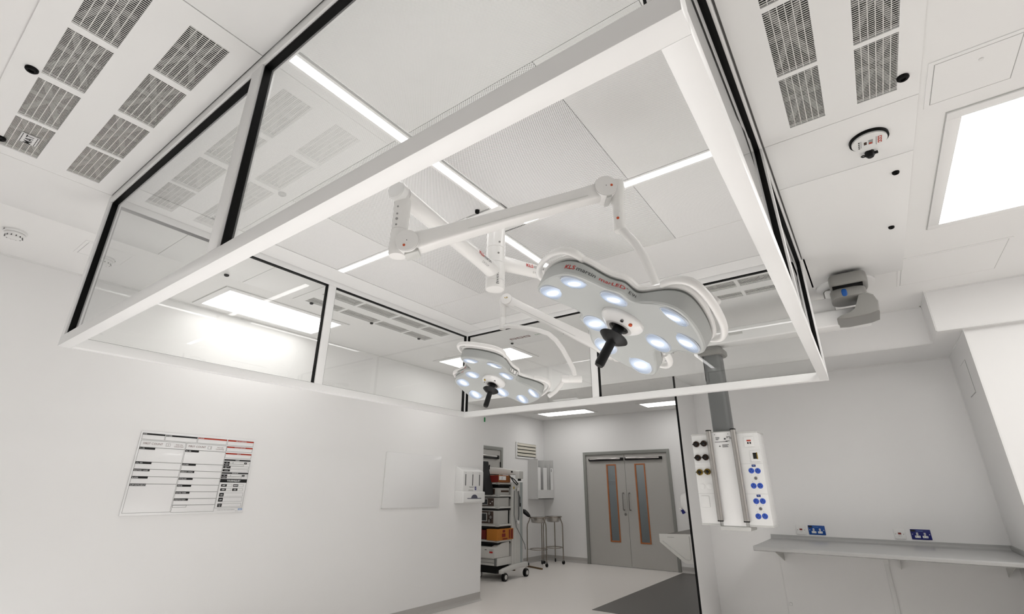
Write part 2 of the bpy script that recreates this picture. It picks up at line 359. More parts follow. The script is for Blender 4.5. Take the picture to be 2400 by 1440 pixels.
def grille_panel(x0, x1, y0, y1, holes, along, label, group):
    t = thing('grille_panel', ((x0+x1)/2, (y0+y1)/2, ZU), label, 'grille panel', group)
    MB().plate(x0, x1, y0, y1, ZU, ZU+0.018, holes).build('panel_plate', 'panel_white', t)
    MB().box(x0+0.01, x1-0.01, y0+0.01, y1-0.01, ZU+0.075, ZU+0.085).build('duct_backing', 'plenum_dark', t)
    for (a, b, c, d) in holes:
        lx, ly = round(b-a, 4), round(d-c, 4); key = ('air_grille', lx, ly)
        g = child('air_grille', mesh_of(key, lambda: grille_meshes(lx, ly, along), 'grille_white'), t, (a, c, ZU+0.004))
        me = mesh_of(('grille_brace', lx, ly), lambda: brace_meshes(lx, ly), 'brace_grey')
        child('grille_brace', me, t, (a, c, ZU+0.004))
        wl = MB(); e = 0.002
        for q in ((a, a+e, c, d), (b-e, b, c, d), (a+e, b-e, c, c+e), (a+e, b-e, d-e, d)): wl.box(q[0], q[1], q[2], q[3], ZU+0.018, ZU+0.075)
        wl.build('grille_box', 'plenum_dark', t)
    return t
gx = [(-3.145, -2.815), (-2.79, -2.445), (-2.405, -2.055), (-2.02, -1.685)]
gp = grille_panel(-3.228, -1.602, UY0, 0.565, [(a, b, c, d) for a, b in gx for c, d in ((0.088, 0.226), (0.343, 0.482))], 'x',
                  'white ceiling panel with eight air grilles, nearest the camera at upper left', 'grille panels of the canopy ceiling unit')
lm = MB().box(-3.025, -2.935, 0.132, 0.196, ZU-0.003, ZU+0.002).build('label_plate', 'ink_white', gp)
lt = MB(); put_text(lt, 'MAT', 0.040, (-2.98, 0.178, ZU-0.0042), (1, 0, 0), (0, -1, 0), 0.01, 'CENTER', 1.15)
for k in range(7):
    for yy in (0.137, 0.188): lt.box(-3.02+k*0.0125, -3.012+k*0.0125, yy, yy+0.003, ZU-0.0042, ZU-0.0035)
lt.build('lettering', 'ink_black', lm)
gy = [(1.853, 2.187), (1.49, 1.83), (1.127, 1.467), (0.764, 1.104)]
grille_panel(-0.122, UX1, 0.60, 2.264, [(c, d, a, b) for a, b in gy for c, d in ((0.0, 0.138), (0.256, 0.393))], 'y',
             'white ceiling panel with air grilles, right of the glass canopy', 'grille panels of the canopy ceiling unit')
gy = [(2.15, 2.482), (2.508, 2.89), (2.918, 3.275), (3.302, 3.62)]
grille_panel(UX0, -3.29, 2.06, 3.74, [(c, d, a, b) for a, b in gy for c, d in ((-3.812, -3.678), (-3.556, -3.42))], 'y',
             'white ceiling panel with air grilles, seen through the left glass panes', 'grille panels of the canopy ceiling unit')
gxf = [(-0.592, -0.26), (-0.95, -0.618), (-1.308, -0.976), (-1.666, -1.334)]
grille_panel(-1.70, -0.11, 3.745, UY1, [(a, b, c, d) for a, b in gxf for c, d in ((3.866, 4.006), (4.128, 4.245))], 'x',
             'white ceiling panel with air grilles, behind the large surgical lamp', 'grille panels of the canopy ceiling unit')
def blank(x0, x1, y0, y1, label):
    return MB().box(x0, x1, y0, y1, ZU, ZU+0.018).build('ceiling_panel', 'panel_white', bevel=0.001, label=label, cat='ceiling panel', group='blank panels of the canopy ceiling unit')
blank(-1.598, -0.105, UY0, 0.565, 'blank white ceiling panel above the near canopy side, right of the eight-grille panel')
blank(-0.101, UX1, UY0, 0.596, 'blank white ceiling panel at the corner above the camera')
con = blank(-0.122, UX1, 2.268, 2.702, 'white ceiling panel carrying the round air console')
blank(-0.122, UX1, 2.706, UY1, 'long blank white ceiling panel between console and grey pendant arm')
blank(UX0, -3.232, UY0, 1.02, 'blank white ceiling panel outside the left canopy corner')
blank(UX0, -3.29, 1.024, 1.62, 'blank white ceiling panel behind the left glass, nearer of two')
blank(UX0, -3.29, 1.624, 2.056, 'blank white ceiling panel behind the left glass, next to the grilles')
fp = blank(-3.286, -1.704, 3.745, UY1, 'blank white ceiling panel with a small red logo strip behind the small lamp')
blank(UX0, -3.29, 3.745, UY1, 'square blank white ceiling panel behind the far canopy corner')
lg = MB()
for k in range(3):
    x = -3.0+k*0.09
    lg.ring(x, x+0.075, 4.12, 4.165, 0.009, ZU-0.002, ZU)
lg.build('logo_strip', 'ink_brown', fp)
lg = MB(); put_text(lg, 'EXFLOW', 0.035, (-2.68, 4.16, ZU-0.001), (1, 0, 0), (0, -1, 0)); lg.build('lettering', 'green', fp)
# round console
ct = thing('air_console', (0.29, 2.478, ZU), 'round white air flow console with black rim and red squares', 'control panel')
MB().lathe([(0.078, 0), (0.078, -0.012), (0.0, -0.012)], (0.29, 2.478, ZU), n=48).build('rim', 'rubber_black', ct)
MB().lathe([(0.070, -0.006), (0.070, -0.020), (0.066, -0.022), (0.0, -0.022)], (0.29, 2.478, ZU), n=48).build('face', 'plastic_white', ct, smooth=30)
cz = ZU-0.0235
m = MB()
for k in range(3): m.box(0.322, 0.337, 2.448+k*0.019, 2.463+k*0.019, cz, cz+0.001)
m.build('red_square', 'ink_red', ct)
m = MB()
for k in range(3): m.box(0.3255, 0.3335, 2.4515+k*0.019, 2.4595+k*0.019, cz-0.0006, cz+0.0002)
m.build('square_window', 'plastic_white', ct)
MB().box(0.286, 0.303, 2.458, 2.492, cz, cz+0.001).build('display', 'ink_light', ct)
MB().box(0.288, 0.300, 2.477, 2.489, cz-0.0005, cz+0.0005).build('display_digits', 'ink_red', ct)
MB().box(0.268, 0.279, 2.466, 2.488, cz, cz+0.001).build('sensor_window', 'bronze', ct)
m = MB()
for k in range(4): m.box(0.246, 0.252, 2.452+k*0.016, 2.461+k*0.016, cz, cz+0.001)
m.box(0.2565, 0.2578, 2.45, 2.505, cz, cz+0.001); m.box(0.3155, 0.3168, 2.445, 2.51, cz, cz+0.001)
m.build('lettering', 'ink_grey', ct)
kt = thing('key_switch', (0.29, 2.597, ZU), 'black key switch below the round air console', 'switch')
MB().lathe([(0.020, 0), (0.020, -0.02), (0.013, -0.03), (0, -0.03)], (0.292, 2.597, ZU), n=24).build('barrel', 'black', kt, smooth=40)
MB().tube([(0.276, 2.592, ZU-0.016), (0.262, 2.587, ZU-0.016), (0.256, 2.594, ZU-0.016), (0.262, 2.602, ZU-0.016), (0.276, 2.602, ZU-0.016)], 0.003, 6).build('key_ring', 'black', kt)
MB().box(0.31, 0.324, 2.59, 2.598, ZU-0.02, ZU-0.008).build('key', 'black', kt)
# round black fasteners
def knob(x, y, r, label, mt='rubber_black', h=0.012):
    return MB().lathe([(r, 0), (r, -h*0.6), (r*0.8, -h), (r*0.45, -h), (r*0.4, -h*0.6), (0, -h*0.6)], (x, y, ZU), n=24).build('panel_fastener', mt, smooth=40, label=label, cat='fastener', group='round fasteners of the ceiling panels')
knob(-2.412, 0.062, 0.021, 'black round fastener beside the nearest ceiling grilles')
knob(-3.075, 0.082, 0.021, 'black round fastener at the left picture edge by the labelled grille')
knob(0.41, 2.118, 0.021, 'black round fastener beside the right-hand ceiling grilles')
knob(0.40, 2.868, 0.016, 'black round fastener below the round console, nearer of two')
knob(0.39, 3.545, 0.016, 'black round fastener on the long right ceiling panel, farther from console')
knob(-3.81, 1.477, 0.018, 'dark fastener seen through the left glass, nearer one')
knob(-3.81, 2.215, 0.016, 'dark fastener seen through the left glass beside the grilles')
knob(-3.81, 2.885, 0.016, 'dark fastener between the grilles seen through the far left pane')
knob(-3.805, 3.53, 0.016, 'dark fastener beyond the left-hand grilles near the far corner')
knob(-2.39, 4.27, 0.016, 'dark fastener behind the white spring arm of the small lamp')
knob(-3.065, 4.265, 0.016, 'dark fastener under the red logo strip')
knob(-1.622, 1.893, 0.014, 'small black fastener left of the lamp mounting plate', h=0.018)
knob(-1.452, 2.045, 0.014, 'small black fastener right of the lamp mounting plate', h=0.018)
knob(-1.752, 2.06, 0.014, 'small black fastener behind the large lamp arm at the mounting plate', h=0.018)

# ================================================================ PERFORATED DIFFUSER INSIDE THE CANOPY
df = thing('air_diffuser', (-1.68, 2.06, ZU), 'perforated white laminar air ceiling inside the glass canopy', 'air diffuser')
CO = (-2.43, -0.765, 1.19, 2.915)
quads = [(-3.02, -1.55, 0.625, 1.915), (-1.46, -0.33, 0.625, 2.12), (-1.645, -0.33, 2.195, 3.49), (-3.02, -1.72, 1.99, 3.49)]
g = 0.0012
def pp(x0, x1, y0, y1, mt, nm): MB().box(x0+g, x1-g, y0+g, y1-g, ZU, ZU+0.012).build(nm, mt, df)
for (x0, x1, y0, y1) in quads:
    cx0, cx1, cy0, cy1 = max(x0, CO[0]), min(x1, CO[1]), max(y0, CO[2]), min(y1, CO[3])
    pp(cx0, cx1, cy0, cy1, 'perforated_coarse', 'coarse_panel')
    if y0 < cy0: pp(x0, x1, y0, cy0, 'perforated_fine', 'fine_panel')
    if cy1 < y1: pp(x0, x1, cy1, y1, 'perforated_fine', 'fine_panel')
    if x0 < cx0: pp(x0, cx0, cy0, cy1, 'perforated_fine', 'fine_panel')
    if cx1 < x1: pp(cx1, x1, cy0, cy1, 'perforated_fine', 'fine_panel')
MB().box(-3.3, -0.1, 0.55, 3.75, ZU+0.02, ZU+0.03).build('plenum_plate', 'seam_grey', df)
bm_ = MB(); 
for q in ((-3.217, -3.022, 0.622, 3.666), (-0.328, -0.182, 0.622, 3.666), (-3.02, -0.33, 3.492, 3.666)): bm_.box(q[0], q[1], q[2], q[3], ZU-0.004, ZU+0.012)
bm_.build('border_frame', 'panel_white', df)
def strip(x0, x1, y0, y1, label):
    t = thing('strip_light', ((x0+x1)/2, (y0+y1)/2, ZU), label, 'light', 'strip lights between the perforated panels')
    e = 0.014
    if x1-x0 > y1-y0: MB().box(x0, x1, y0-e, y0, ZU-0.003, ZU+0.012).box(x0, x1, y1, y1+e, ZU-0.003, ZU+0.012).build('trim', 'panel_white', t)
    else: MB().box(x0-e, x0, y0, y1, ZU-0.003, ZU+0.012).box(x1, x1+e, y0, y1, ZU-0.003, ZU+0.012).build('trim', 'panel_white', t)
    MB().add([(x0, y0, ZU-0.002), (x0, y1, ZU-0.002), (x1, y1, ZU-0.002), (x1, y0, ZU-0.002)], [(0, 1, 2, 3)]).build('diffuser', 'strip_light_e', t)
strip(-1.535, -1.489, 0.623, 1.918, 'bright strip light running from the camera side to the lamp mount')
strip(-1.47, -0.332, 2.135, 2.181, 'bright strip light running right from the lamp mount')
strip(-1.706, -1.660, 2.18, 3.49, 'bright strip light running away from the lamp mount, partly behind the large lamp')
strip(-3.04, -1.73, 1.930, 1.975, 'bright strip light running left from the lamp mount behind the arm')

# ================================================================ GLASS CANOPY
ZB, ZR, ZT = 2.080, 2.132, 2.922
X0, X1, X2, X3 = -3.268, -3.218, -0.180, -0.130      # left rail, right rail
Y0, Ya, Yb, Yc = 0.568, 0.620, 3.668, 3.718          # near rail, far rail
cn = thing('glass_canopy', ((X0+X3)/2, (Y0+Yc)/2, ZB), 'suspended rectangular glass screen with white frame and black seals', 'glass screen')
for q in ((X0, X3, Y0, Ya), (X0, X3, Yb, Yc), (X0, X1, Ya, Yb), (X2, X3, Ya, Yb)):
    MB().box(q[0], q[1], q[2], q[3], ZB, ZR).build('bottom_rail', 'frame_white', cn, bevel=0.0015)
    MB().box(q[0], q[1], q[2], q[3], ZT, ZU+0.004).build('top_rail', 'frame_white', cn, bevel=0.0015)
for q in ((X0, X1, Y0, Ya), (X2, X3, Y0, Ya), (X0, X1, Yb, Yc), (X2, X3, Yb, Yc)):
    MB().box(q[0], q[1], q[2], q[3], ZR, ZT).build('corner_post', 'frame_white', cn, bevel=0.0015)
mulN, mulF, mulL, mulR = (-1.665, -1.592), (-1.806, -1.746), (1.995, 2.060), (2.20, 2.26)
MB().box(*mulN, Y0, Ya, ZR, ZT).build('mullion', 'frame_white', cn, bevel=0.0015)
MB().box(*mulF, Yb, Yc, ZR, ZT).build('mullion', 'frame_white', cn, bevel=0.0015)
MB().box(X0, X1, *mulL, ZR, ZT).build('mullion', 'frame_white', cn, bevel=0.0015)
MB().box(X2, X3, *mulR, ZR, ZT).build('mullion', 'frame_white', cn, bevel=0.0015)
def pane(axis, a0, a1, b0, b1):
    e = 0.007; c = (b0+b1)/2; d0, d1 = b0+0.010, b1-0.010
    gl = MB(); se = MB()
    def bx(m, p0, p1, q0, q1, z0, z1):
        if axis == 'x': m.box(p0, p1, q0, q1, z0, z1)
        else: m.box(q0, q1, p0, p1, z0, z1)
    bx(gl, a0+e*0.5, a1-e*0.5, c-0.003, c+0.003, ZR+0.003, ZT-0.003)
    o = gl.build('glass_pane', 'pane_glass', cn)
    bx(se, a0, a1, d0, d1, ZT-e, ZT); bx(se, a0, a1, d0, d1, ZR, ZR+0.003); bx(se, a0, a0+e, d0, d1, ZR+0.003, ZT-e); bx(se, a1-e, a1, d0, d1, ZR+0.003, ZT-e)
    se.build('black_seal', 'rubber_black', o)
pane('x', X1, mulN[0], Y0, Ya); pane('x', mulN[1], X2, Y0, Ya)
pane('x', X1, mulF[0], Yb, Yc); pane('x', mulF[1], X2, Yb, Yc)
pane('y', Ya, mulL[0], X0, X1); pane('y', mulL[1], Yb, X0, X1)
pane('y', Ya, mulR[0], X2, X3); pane('y', mulR[1], Yb, X2, X3)

# the lower right rail hangs slightly out of square (34 mm at the near corner)
for o in list(cn.children)+[c for p in cn.children for c in p.children]:
    for v_ in o.data.vertices:
        wx, wy, wz = v_.co.x+ORG[o.name].x, v_.co.y+ORG[o.name].y, v_.co.z+ORG[o.name].z
        if wx > -0.25: v_.co.x += 0.034*(Yc-wy)/(Yc-Y0)*max(0.0, min(1.0, (ZT-wz)/(ZT-ZR)))

# ================================================================ CEILING FITTINGS
def panel_light(x0, x1, y0, y1, label, e=3.0, f=0.055):
    t = thing('ceiling_light', ((x0+x1)/2, (y0+y1)/2, ZC), label, 'ceiling light', 'recessed panel lights')
    MB().ring(x0-f, x1+f, y0-f, y1+f, f, ZC-0.010, ZC).build('frame', 'panel_white', t, bevel=0.002)
    MB().ring(x0-f-0.004, x1+f+0.004, y0-f-0.004, y1+f+0.004, 0.003, ZC-0.003, ZC).build('shadow_gap', 'pend_light', t)
    MB().add([(x0, y0, ZC-0.006), (x0, y1, ZC-0.006), (x1, y1, ZC-0.006), (x1, y0, ZC-0.006)], [(0, 1, 2, 3)]).build('diffuser', 'panel_light_%.1f' % e, t)
panel_light(0.632, 1.232, 2.542, 3.68, 'large lit ceiling panel right of the canopy', 6.0)
panel_light(-4.64, -4.115, 1.65, 2.75, 'lit ceiling panel over the left wall, seen through the glass', 2.3)
panel_light(-4.34, -3.2, 4.41, 4.89, 'lit ceiling panel behind the far canopy corner')
panel_light(-5.76, -4.62, 8.97, 9.44, 'lit ceiling panel in front of the double doors, left one', 3.0)
panel_light(-3.45, -2.4, 9.0, 9.45, 'lit ceiling panel cut by the partition edge, right one', 3.0)
panel_light(-4.64, -4.115, -1.4, -0.3, 'added fill light panel over the left wall, unseen behind the camera', 2.3)  # added fill, lights the room from behind on the left
panel_light(0.632, 1.232, 0.60, 1.58, 'added fill light panel right of the camera, out of view', 4.5)  # unseen panel added to brighten the right side of the room
panel_light(1.75, 2.35, 2.542, 3.68, 'added fill light panel far right, out of view', 4.5)  # another added panel, lifts the light on the recess wall
panel_light(1.5, 2.65, 3.95, 4.45, 'added fill light panel beside the right front wall, out of view', 2.3)  # put in for more light on the recess, no visible fixture
panel_light(-4.9, -3.7, 10.7, 11.2, 'added unseen light panel beyond the double doors')  # added so the door glass looks brighter towards its top
panel_light(-5.4, -4.9, 6.4, 7.5, 'lit ceiling panel above the equipment trolley')
def hatch(x0, x1, y0, y1, label):
    t = thing('access_hatch', ((x0+x1)/2, (y0+y1)/2, ZC), label, 'ceiling hatch', 'flush ceiling access hatches')
    MB().ring(x0-0.02, x1+0.02, y0-0.02, y1+0.02, 0.018, ZC-0.004, ZC).build('frame', 'ceil_white', t)
    MB().ring(x0-0.002, x1+0.002, y0-0.002, y1+0.002, 0.0025, ZC-0.003, ZC).build('shadow_gap', 'seam_grey', t)
    MB().box(x0+0.001, x1-0.001, y0+0.001, y1-0.001, ZC-0.004, ZC).build('hatch_door', 'ceil_white', t)
    return t
ht = hatch(0.512, 0.765, 2.125, 2.382, 'flush square ceiling hatch above the large lit panel')
MB().lathe([(0.008, 0), (0.008, -0.004), (0, -0.004)], (0.655, 2.19, ZC-0.004), n=16).build('lock', 'plastic_white', ht)
hatch(0.462, 1.025, 4.19, 4.75, 'flush ceiling hatch right of the grey pendant joint')
hatch(-4.30, -4.05, 0.68, 0.93, 'flush ceiling hatch left of the canopy corner')
def smoke(x, y, label):
    t = thing('smoke_detector', (x, y, ZC), label, 'smoke detector', 'ceiling smoke detectors')
    MB().lathe([(0.056, 0), (0.058, -0.012), (0.054, -0.018)], (x, y, ZC), n=40).build('base', 'plastic_white', t, smooth=35)
    MB().lathe([(0.049, -0.016), (0.049, -0.020)], (x, y, ZC), n=40).build('gap_ring', 'seam_grey', t)
    MB().lathe([(0.050, -0.020), (0.051, -0.028), (0.043, -0.036), (0.038, -0.048), (0.026, -0.054), (0, -0.055)], (x, y, ZC), n=40).build('cover', 'plastic_white', t, smooth=35)
    m = MB()
    for k in range(12):
        a = 2*PI*k/12+0.1; d = V(math.cos(a), math.sin(a), 0)
        m.obox(V(x, y, ZC-0.041)+d*0.0415, d*0.003, V(-d.y, d.x, 0)*0.0025, V(0, 0, 0.006)+d*-0.003)
    m.build('vent_slots', 'slot_grey', t)
    MB().box(x-0.01, x+0.02, y-0.0585, y-0.054, ZC-0.012, ZC-0.008).build('indicator', 'black', t)
smoke(-4.262, 0.352, 'white smoke detector on the ceiling at the left picture edge')

# ================================================================ SURGICAL LIGHTS
mc = thing('lamp_column', (-1.6, 2.05, ZU), 'white ceiling column carrying both surgical lamps', 'lamp mount')
MB().box(-1.728, -1.472, 1.922, 2.178, ZU-0.006, ZU+0.012).build('mounting_plate', 'panel_white', mc, bevel=0.002)
MB().lathe([(0.085, 0), (0.085, -0.004), (0.078, -0.022), (0.06, -0.03)], (-1.6, 2.05, ZU-0.006), n=40).build('flange', 'arm_white', mc, smooth=40)
MB().lathe([(0.057, -0.02), (0.057, -0.20), (0.055, -0.202), (0.057, -0.204), (0.057, -0.30), (0.055, -0.302), (0.057, -0.304), (0.057, -0.415), (0.055, -0.417), (0.057, -0.419), (0.057, -0.458), (0.053, -0.466), (0, -0.466)], (-1.6, 2.05, ZU), n=48).build('column', 'arm_white', mc, smooth=40)
sm = MB()
for z, a in ((2.79, -0.5), (2.70, -2.4), (2.715, -0.6)): sm.cyl((-1.6+0.055*math.cos(a), 2.05+0.055*math.sin(a), z), (-1.6+0.059*math.cos(a), 2.05+0.059*math.sin(a), z), 0.006, n=12)
sm.build('screw', 'steel_dark', mc)
lb = MB()
for k in range(7): 
    a = -0.65; c = V(-1.6+0.0575*math.cos(a), 2.05+0.0575*math.sin(a), 2.585-k*0.011); tdir = V(-math.sin(a), math.cos(a), 0)
    lb.obox(c, tdir*0.009*(0.5+0.5*random.random()), V(0, 0, 0.002), V(math.cos(a), math.sin(a), 0)*0.0006)
lb.build('lettering', 'ink_grey', mc)

SC_ = 1.094
TAB = [(-60, .192), (-52, .187), (-44, .193), (-37, .215), (-30, .248), (-24, .266), (-16, .276), (-6, .281), (4, .288), (14, .297), (20, .302), (25, .298), (29, .278), (33, .235), (38, .190), (44, .164), (50, .164), (56, .181), (60, .192)]
def r_out(deg):
    f = (deg+60) % 120-60
    for (a, ra), (b, rb) in zip(TAB, TAB[1:]):
        if a <= f <= b:
            t = (f-a)/(b-a); return (ra+(rb-ra)*(t*t*(3-2*t)*0.35+t*0.65))*SC_
    return TAB[0][1]*SC_
NA = 180
RAW = [r_out(360*i/NA) for i in range(NA)]
for _ in range(3): RAW = [(RAW[i-1]+2*RAW[i]+RAW[(i+1) % NA])/4 for i in range(NA)]
ANG = [2*PI*i/NA for i in range(NA)]
OUT = [V(RAW[i]*math.cos(ANG[i]), RAW[i]*math.sin(ANG[i]), 0) for i in range(NA)]
NRM = []
for i in range(NA):
    d = (OUT[(i+1) % NA]-OUT[i-1]).normalized(); NRM.append(V(d.y, -d.x, 0))
def face_h(r): return 0.022*(r/0.26)**2-0.002
def ring_pts(off, h, follow=False):
    return [OUT[i]+NRM[i]*off+V(0, 0, h+(face_h(RAW[i]) if follow else 0)) for i in range(NA)]
LENS = []
for k in range(3):
    for r, a in ((0.1432, -50.4), (0.236, -17.06), (0.2673, 17.06)):
        a = math.radians(a+120*k); LENS.append(V(r*math.cos(a), r*math.sin(a), face_h(r)))
def lamp_head(root, P0, X, Y, N, streak):
    M = Matrix(((X[0], Y[0], N[0], P0[0]), (X[1], Y[1], N[1], P0[1]), (X[2], Y[2], N[2], P0[2]), (0, 0, 0, 1)))
    b = MB(); rings = []
    for q in (0.02, 0.2, 0.4, 0.6, 0.8, 0.93): rings.append([V(OUT[i].x*q, OUT[i].y*q, face_h(RAW[i]*q)) for i in range(NA)])
    rings.append(ring_pts(-0.012, -0.0005, True)); rings.append(ring_pts(-0.005, -0.002, True)); rings.append(ring_pts(-0.001, -0.007, True))
    rings.append(ring_pts(0.003, -0.024)); rings.append(ring_pts(0.0, -0.027))
    b.loft(rings, True, True); body = b.xf(M).build('lamp_body', 'lamp_grey', root, smooth=30)
    b = MB().loft([ring_pts(-0.003, -0.025), ring_pts(-0.003, -0.038)], False, False).xf(M).build('groove', 'groove_grey', body, smooth=40)
    b = MB().loft([ring_pts(-0.005, -0.035), ring_pts(0.006, -0.036), ring_pts(0.010, -0.043), ring_pts(0.004, -0.055)] +
                  [[V(OUT[i].x*q, OUT[i].y*q, -0.055-0.03*(1-q)) for i in range(NA)] for q in (0.8, 0.4, 0.02)], True, True).xf(M).build('back_cover', 'arm_white', body, smooth=40)
    foc = V(0, 0, 1.0)
    for c in LENS:
        zz = (foc-c).normalized(); uu = V(streak).cross(zz); uu = (uu if uu.length > 0.01 else V(1, 0, 0)).normalized(); vv = zz.cross(uu)
        lm = MB(); n = 40; rr = [1.0, 0.9, 0.75, 0.6, 0.45, 0.3, 0.15, 0.01]; at_r = []; at_s = []
        rings = []
        for q in rr:
            rings.append([c+zz*(0.0025+0.003*(1-q*q))+(uu*math.cos(2*PI*i/n)+vv*math.sin(2*PI*i/n))*0.0455*q for i in range(n)])
            at_r += [q]*n; at_s += [min(1.0, math.hypot(math.cos(2*PI*i/n)*1.0, math.sin(2*PI*i/n)*0.55)*q) for i in range(n)]
        k0 = 0; lm.loft(rings, False, True); lm.xf(M)
        o = lm.build('lens', 'lens_glow', body, smooth=60)
        ar = o.data.attributes.new('lens_r', 'FLOAT', 'POINT'); as_ = o.data.attributes.new('lens_s', 'FLOAT', 'POINT')
        ar.data.foreach_set('value', at_r); as_.data.foreach_set('value', at_s)
        rg = MB(); rg.lathe([(0.045, 0.001), (0.0455, 0.0035), (0.0485, 0.0035), (0.0505, -0.001)], c, zz, 40); rg.xf(M).build('lens_ring', 'lens_rim', body, smooth=50)
    # hub with its sterile handle
    hb = MB(); hr = []
    for q, h in ((1.0, -0.002), (1.0, 0.006), (0.97, 0.012), (0.78, 0.024), (0.6, 0.034), (0.45, 0.034), (0.42, 0.022), (0.02, 0.022)):
        hr.append([V(0.078*q*math.cos(a)*(1+0.05*math.cos(3*a+0.6)), 0.078*q*math.sin(a)*(1+0.05*math.cos(3*a+0.6)), h) for a in [2*PI*i/48 for i in range(48)]])
    hub = hb.loft(hr).xf(M).build('hub', 'arm_white', body, smooth=30)
    MB().lathe([(0.030, 0.02), (0.030, 0.026), (0.020, 0.03), (0.020, 0.058), (0.017, 0.06), (0.017, 0.066), (0.050, 0.070), (0.052, 0.073), (0.036, 0.086), (0.018, 0.092), (0.0165, 0.10), (0.017, 0.182), (0.014, 0.191), (0, 0.192)], (0, 0, 0), (0, 0, 1), 32).xf(M).build('grip', 'black', body, smooth=40)
    MB().cyl(HUBDOT*0.058+V(0, 0, 0.020), HUBDOT*0.060+V(0, 0, 0.0275), 0.0065, n=20).xf(M).build('marker_dot', DOTMAT, hub)
    hs = MB()
    for d in HUBSCR: hs.cyl(d*0.054+V(0, 0, 0.022), d*0.055+V(0, 0, 0.0295), 0.006, n=12)
    hs.xf(M).build('hub_screw', 'steel_dark', hub)
    # bar handles round the three lobes
    for k in range(3):
        pts = []
        for f, r in ((-27, 0.26), (-25, 0.30), (-20, 0.328), (-10, 0.340), (2, 0.346), (13, 0.356), (22, 0.364), (28, 0.356), (32, 0.32), (34, 0.27)):
            a = math.radians(f+120*k); pts.append(V(r*math.cos(a), r*math.sin(a), -0.046))
        sp = []
        for i in range(len(pts)-1):
            p0, p1, p2, p3 = pts[max(i-1, 0)], pts[i], pts[i+1], pts[min(i+2, len(pts)-1)]
            for t in (0, 0.33, 0.67): sp.append(0.5*((2*p1)+(p2-p0)*t+(2*p0-5*p1+4*p2-p3)*t*t+(3*p1-p0-3*p2+p3)*t**3))
        sp.append(pts[-1]); rg_ = []
        for i, p_ in enumerate(sp):
            d_ = (sp[min(i+1, len(sp)-1)]-sp[max(i-1, 0)]).normalized(); q_ = V(d_.y, -d_.x, 0)
            rg_.append([p_+q_*(0.0105*math.cos(2*PI*j/14))+V(0, 0, 0.015*math.sin(2*PI*j/14)) for j in range(14)])
        MB().loft(rg_).xf(M).build('bar_handle', 'arm_white', body, smooth=50)
    # lettering wrapped on the side wall of the notch beside the first lens
    cum = [0.0]; idx0 = int(NA*(-5 % 360)/360)
    seq = [(idx0-i) % NA for i in range(90)]
    for a, c in zip(seq, seq[1:]): cum.append(cum[-1]+(OUT[c]-OUT[a]).length)
    def wp(s, t, lift=0.0012):
        for j in range(len(cum)-1):
            if cum[j] <= s <= cum[j+1] or j == len(cum)-2:
                q = (s-cum[j])/(cum[j+1]-cum[j]); i0, i1 = seq[j], seq[j+1]
                P = OUT[i0].lerp(OUT[i1], q); Nn = NRM[i0].lerp(NRM[i1], q).normalized(); hf = face_h(P.length)-0.007
                return P+Nn*(-0.001+0.004*t+lift)+V(0, 0, hf+(-0.024-hf)*t)
    s = 0.066
    for word, mt, bold, sz, nm in (('KLS', 'red', 0.016, 0.0205, 'lettering'), ('martin', 'ink_grey', 0.01, 0.0212, 'lettering'), ('marLED', 'red', 0.004, 0.0225, 'lettering'), ('®', 'ink_brown', 0.0, 0.009, 'lettering'), ('E9i', 'ink_grey', 0.0, 0.022, 'lettering')):
        vs, fs = text_verts(word, sz, bold); wd = max(p.x for p in vs)*1.25
        lift_y = 0.012 if word == '®' else 0.0
        tm = MB(); tm.add([wp(s+p.x*1.25, 0.32+(p.y+lift_y)/0.042) for p in vs], fs); tm.xf(M).build(nm, mt, body)
        s += wd+{'KLS': 0.004, 'martin': 0.012, 'marLED': 0.002, '®': 0.005, 'E9i': 0}[word]
    # key pad on the notch of the third lobe
    kp = MB(); kd = MB(); i1 = int(NA*((240-52) % 360)/360)
    for i in range(i1-4, i1+5):
        a, c = OUT[i % NA], OUT[(i+1) % NA]; na, nc = NRM[i % NA], NRM[(i+1) % NA]
        kp.add([a+na*0.0045+V(0, 0, 0.002), c+nc*0.0045+V(0, 0, 0.002), c+nc*0.0055+V(0, 0, -0.020), a+na*0.0055+V(0, 0, -0.020)], [(0, 1, 2, 3)])
        if (i-i1) % 3 == 0:
            for h in (-0.003, -0.014): kd.obox(a.lerp(c, 0.5)+na*0.006+V(0, 0, h), (c-a)*0.28, V(0, 0, 0.003), na*0.0008)
    kpo = kp.xf(M).build('key_pad', 'arm_white', body); kd.xf(M).build('key', 'ink_black', kpo)
    # the light of the nine lenses
    ld = bpy.data.lights.new('lamp_beam', 'SPOT'); ld.energy = HEAD_W; ld.color = (0.95, 0.97, 1.0); ld.spot_size = math.radians(115); ld.spot_blend = 0.8; ld.shadow_soft_size = 0.12
    lo = bpy.data.objects.new('lamp_beam', ld); COL.objects.link(lo); lo.parent = body
    zx = -V(N).normalized(); xx = V(X).normalized(); yx = zx.cross(xx).normalized(); pp_ = V(P0)+V(N)*0.235-ORG[body.name]
    lo.matrix_local = Matrix(((xx.x, yx.x, zx.x, pp_.x), (xx.y, yx.y, zx.y, pp_.y), (xx.z, yx.z, zx.z, pp_.z), (0, 0, 0, 1)))
    return body
DOTMAT = 'orange'; HUBDOT = V(-0.9, 0.3, 0).normalized(); HUBSCR = [V(-0.75, -0.65, 0).normalized()]

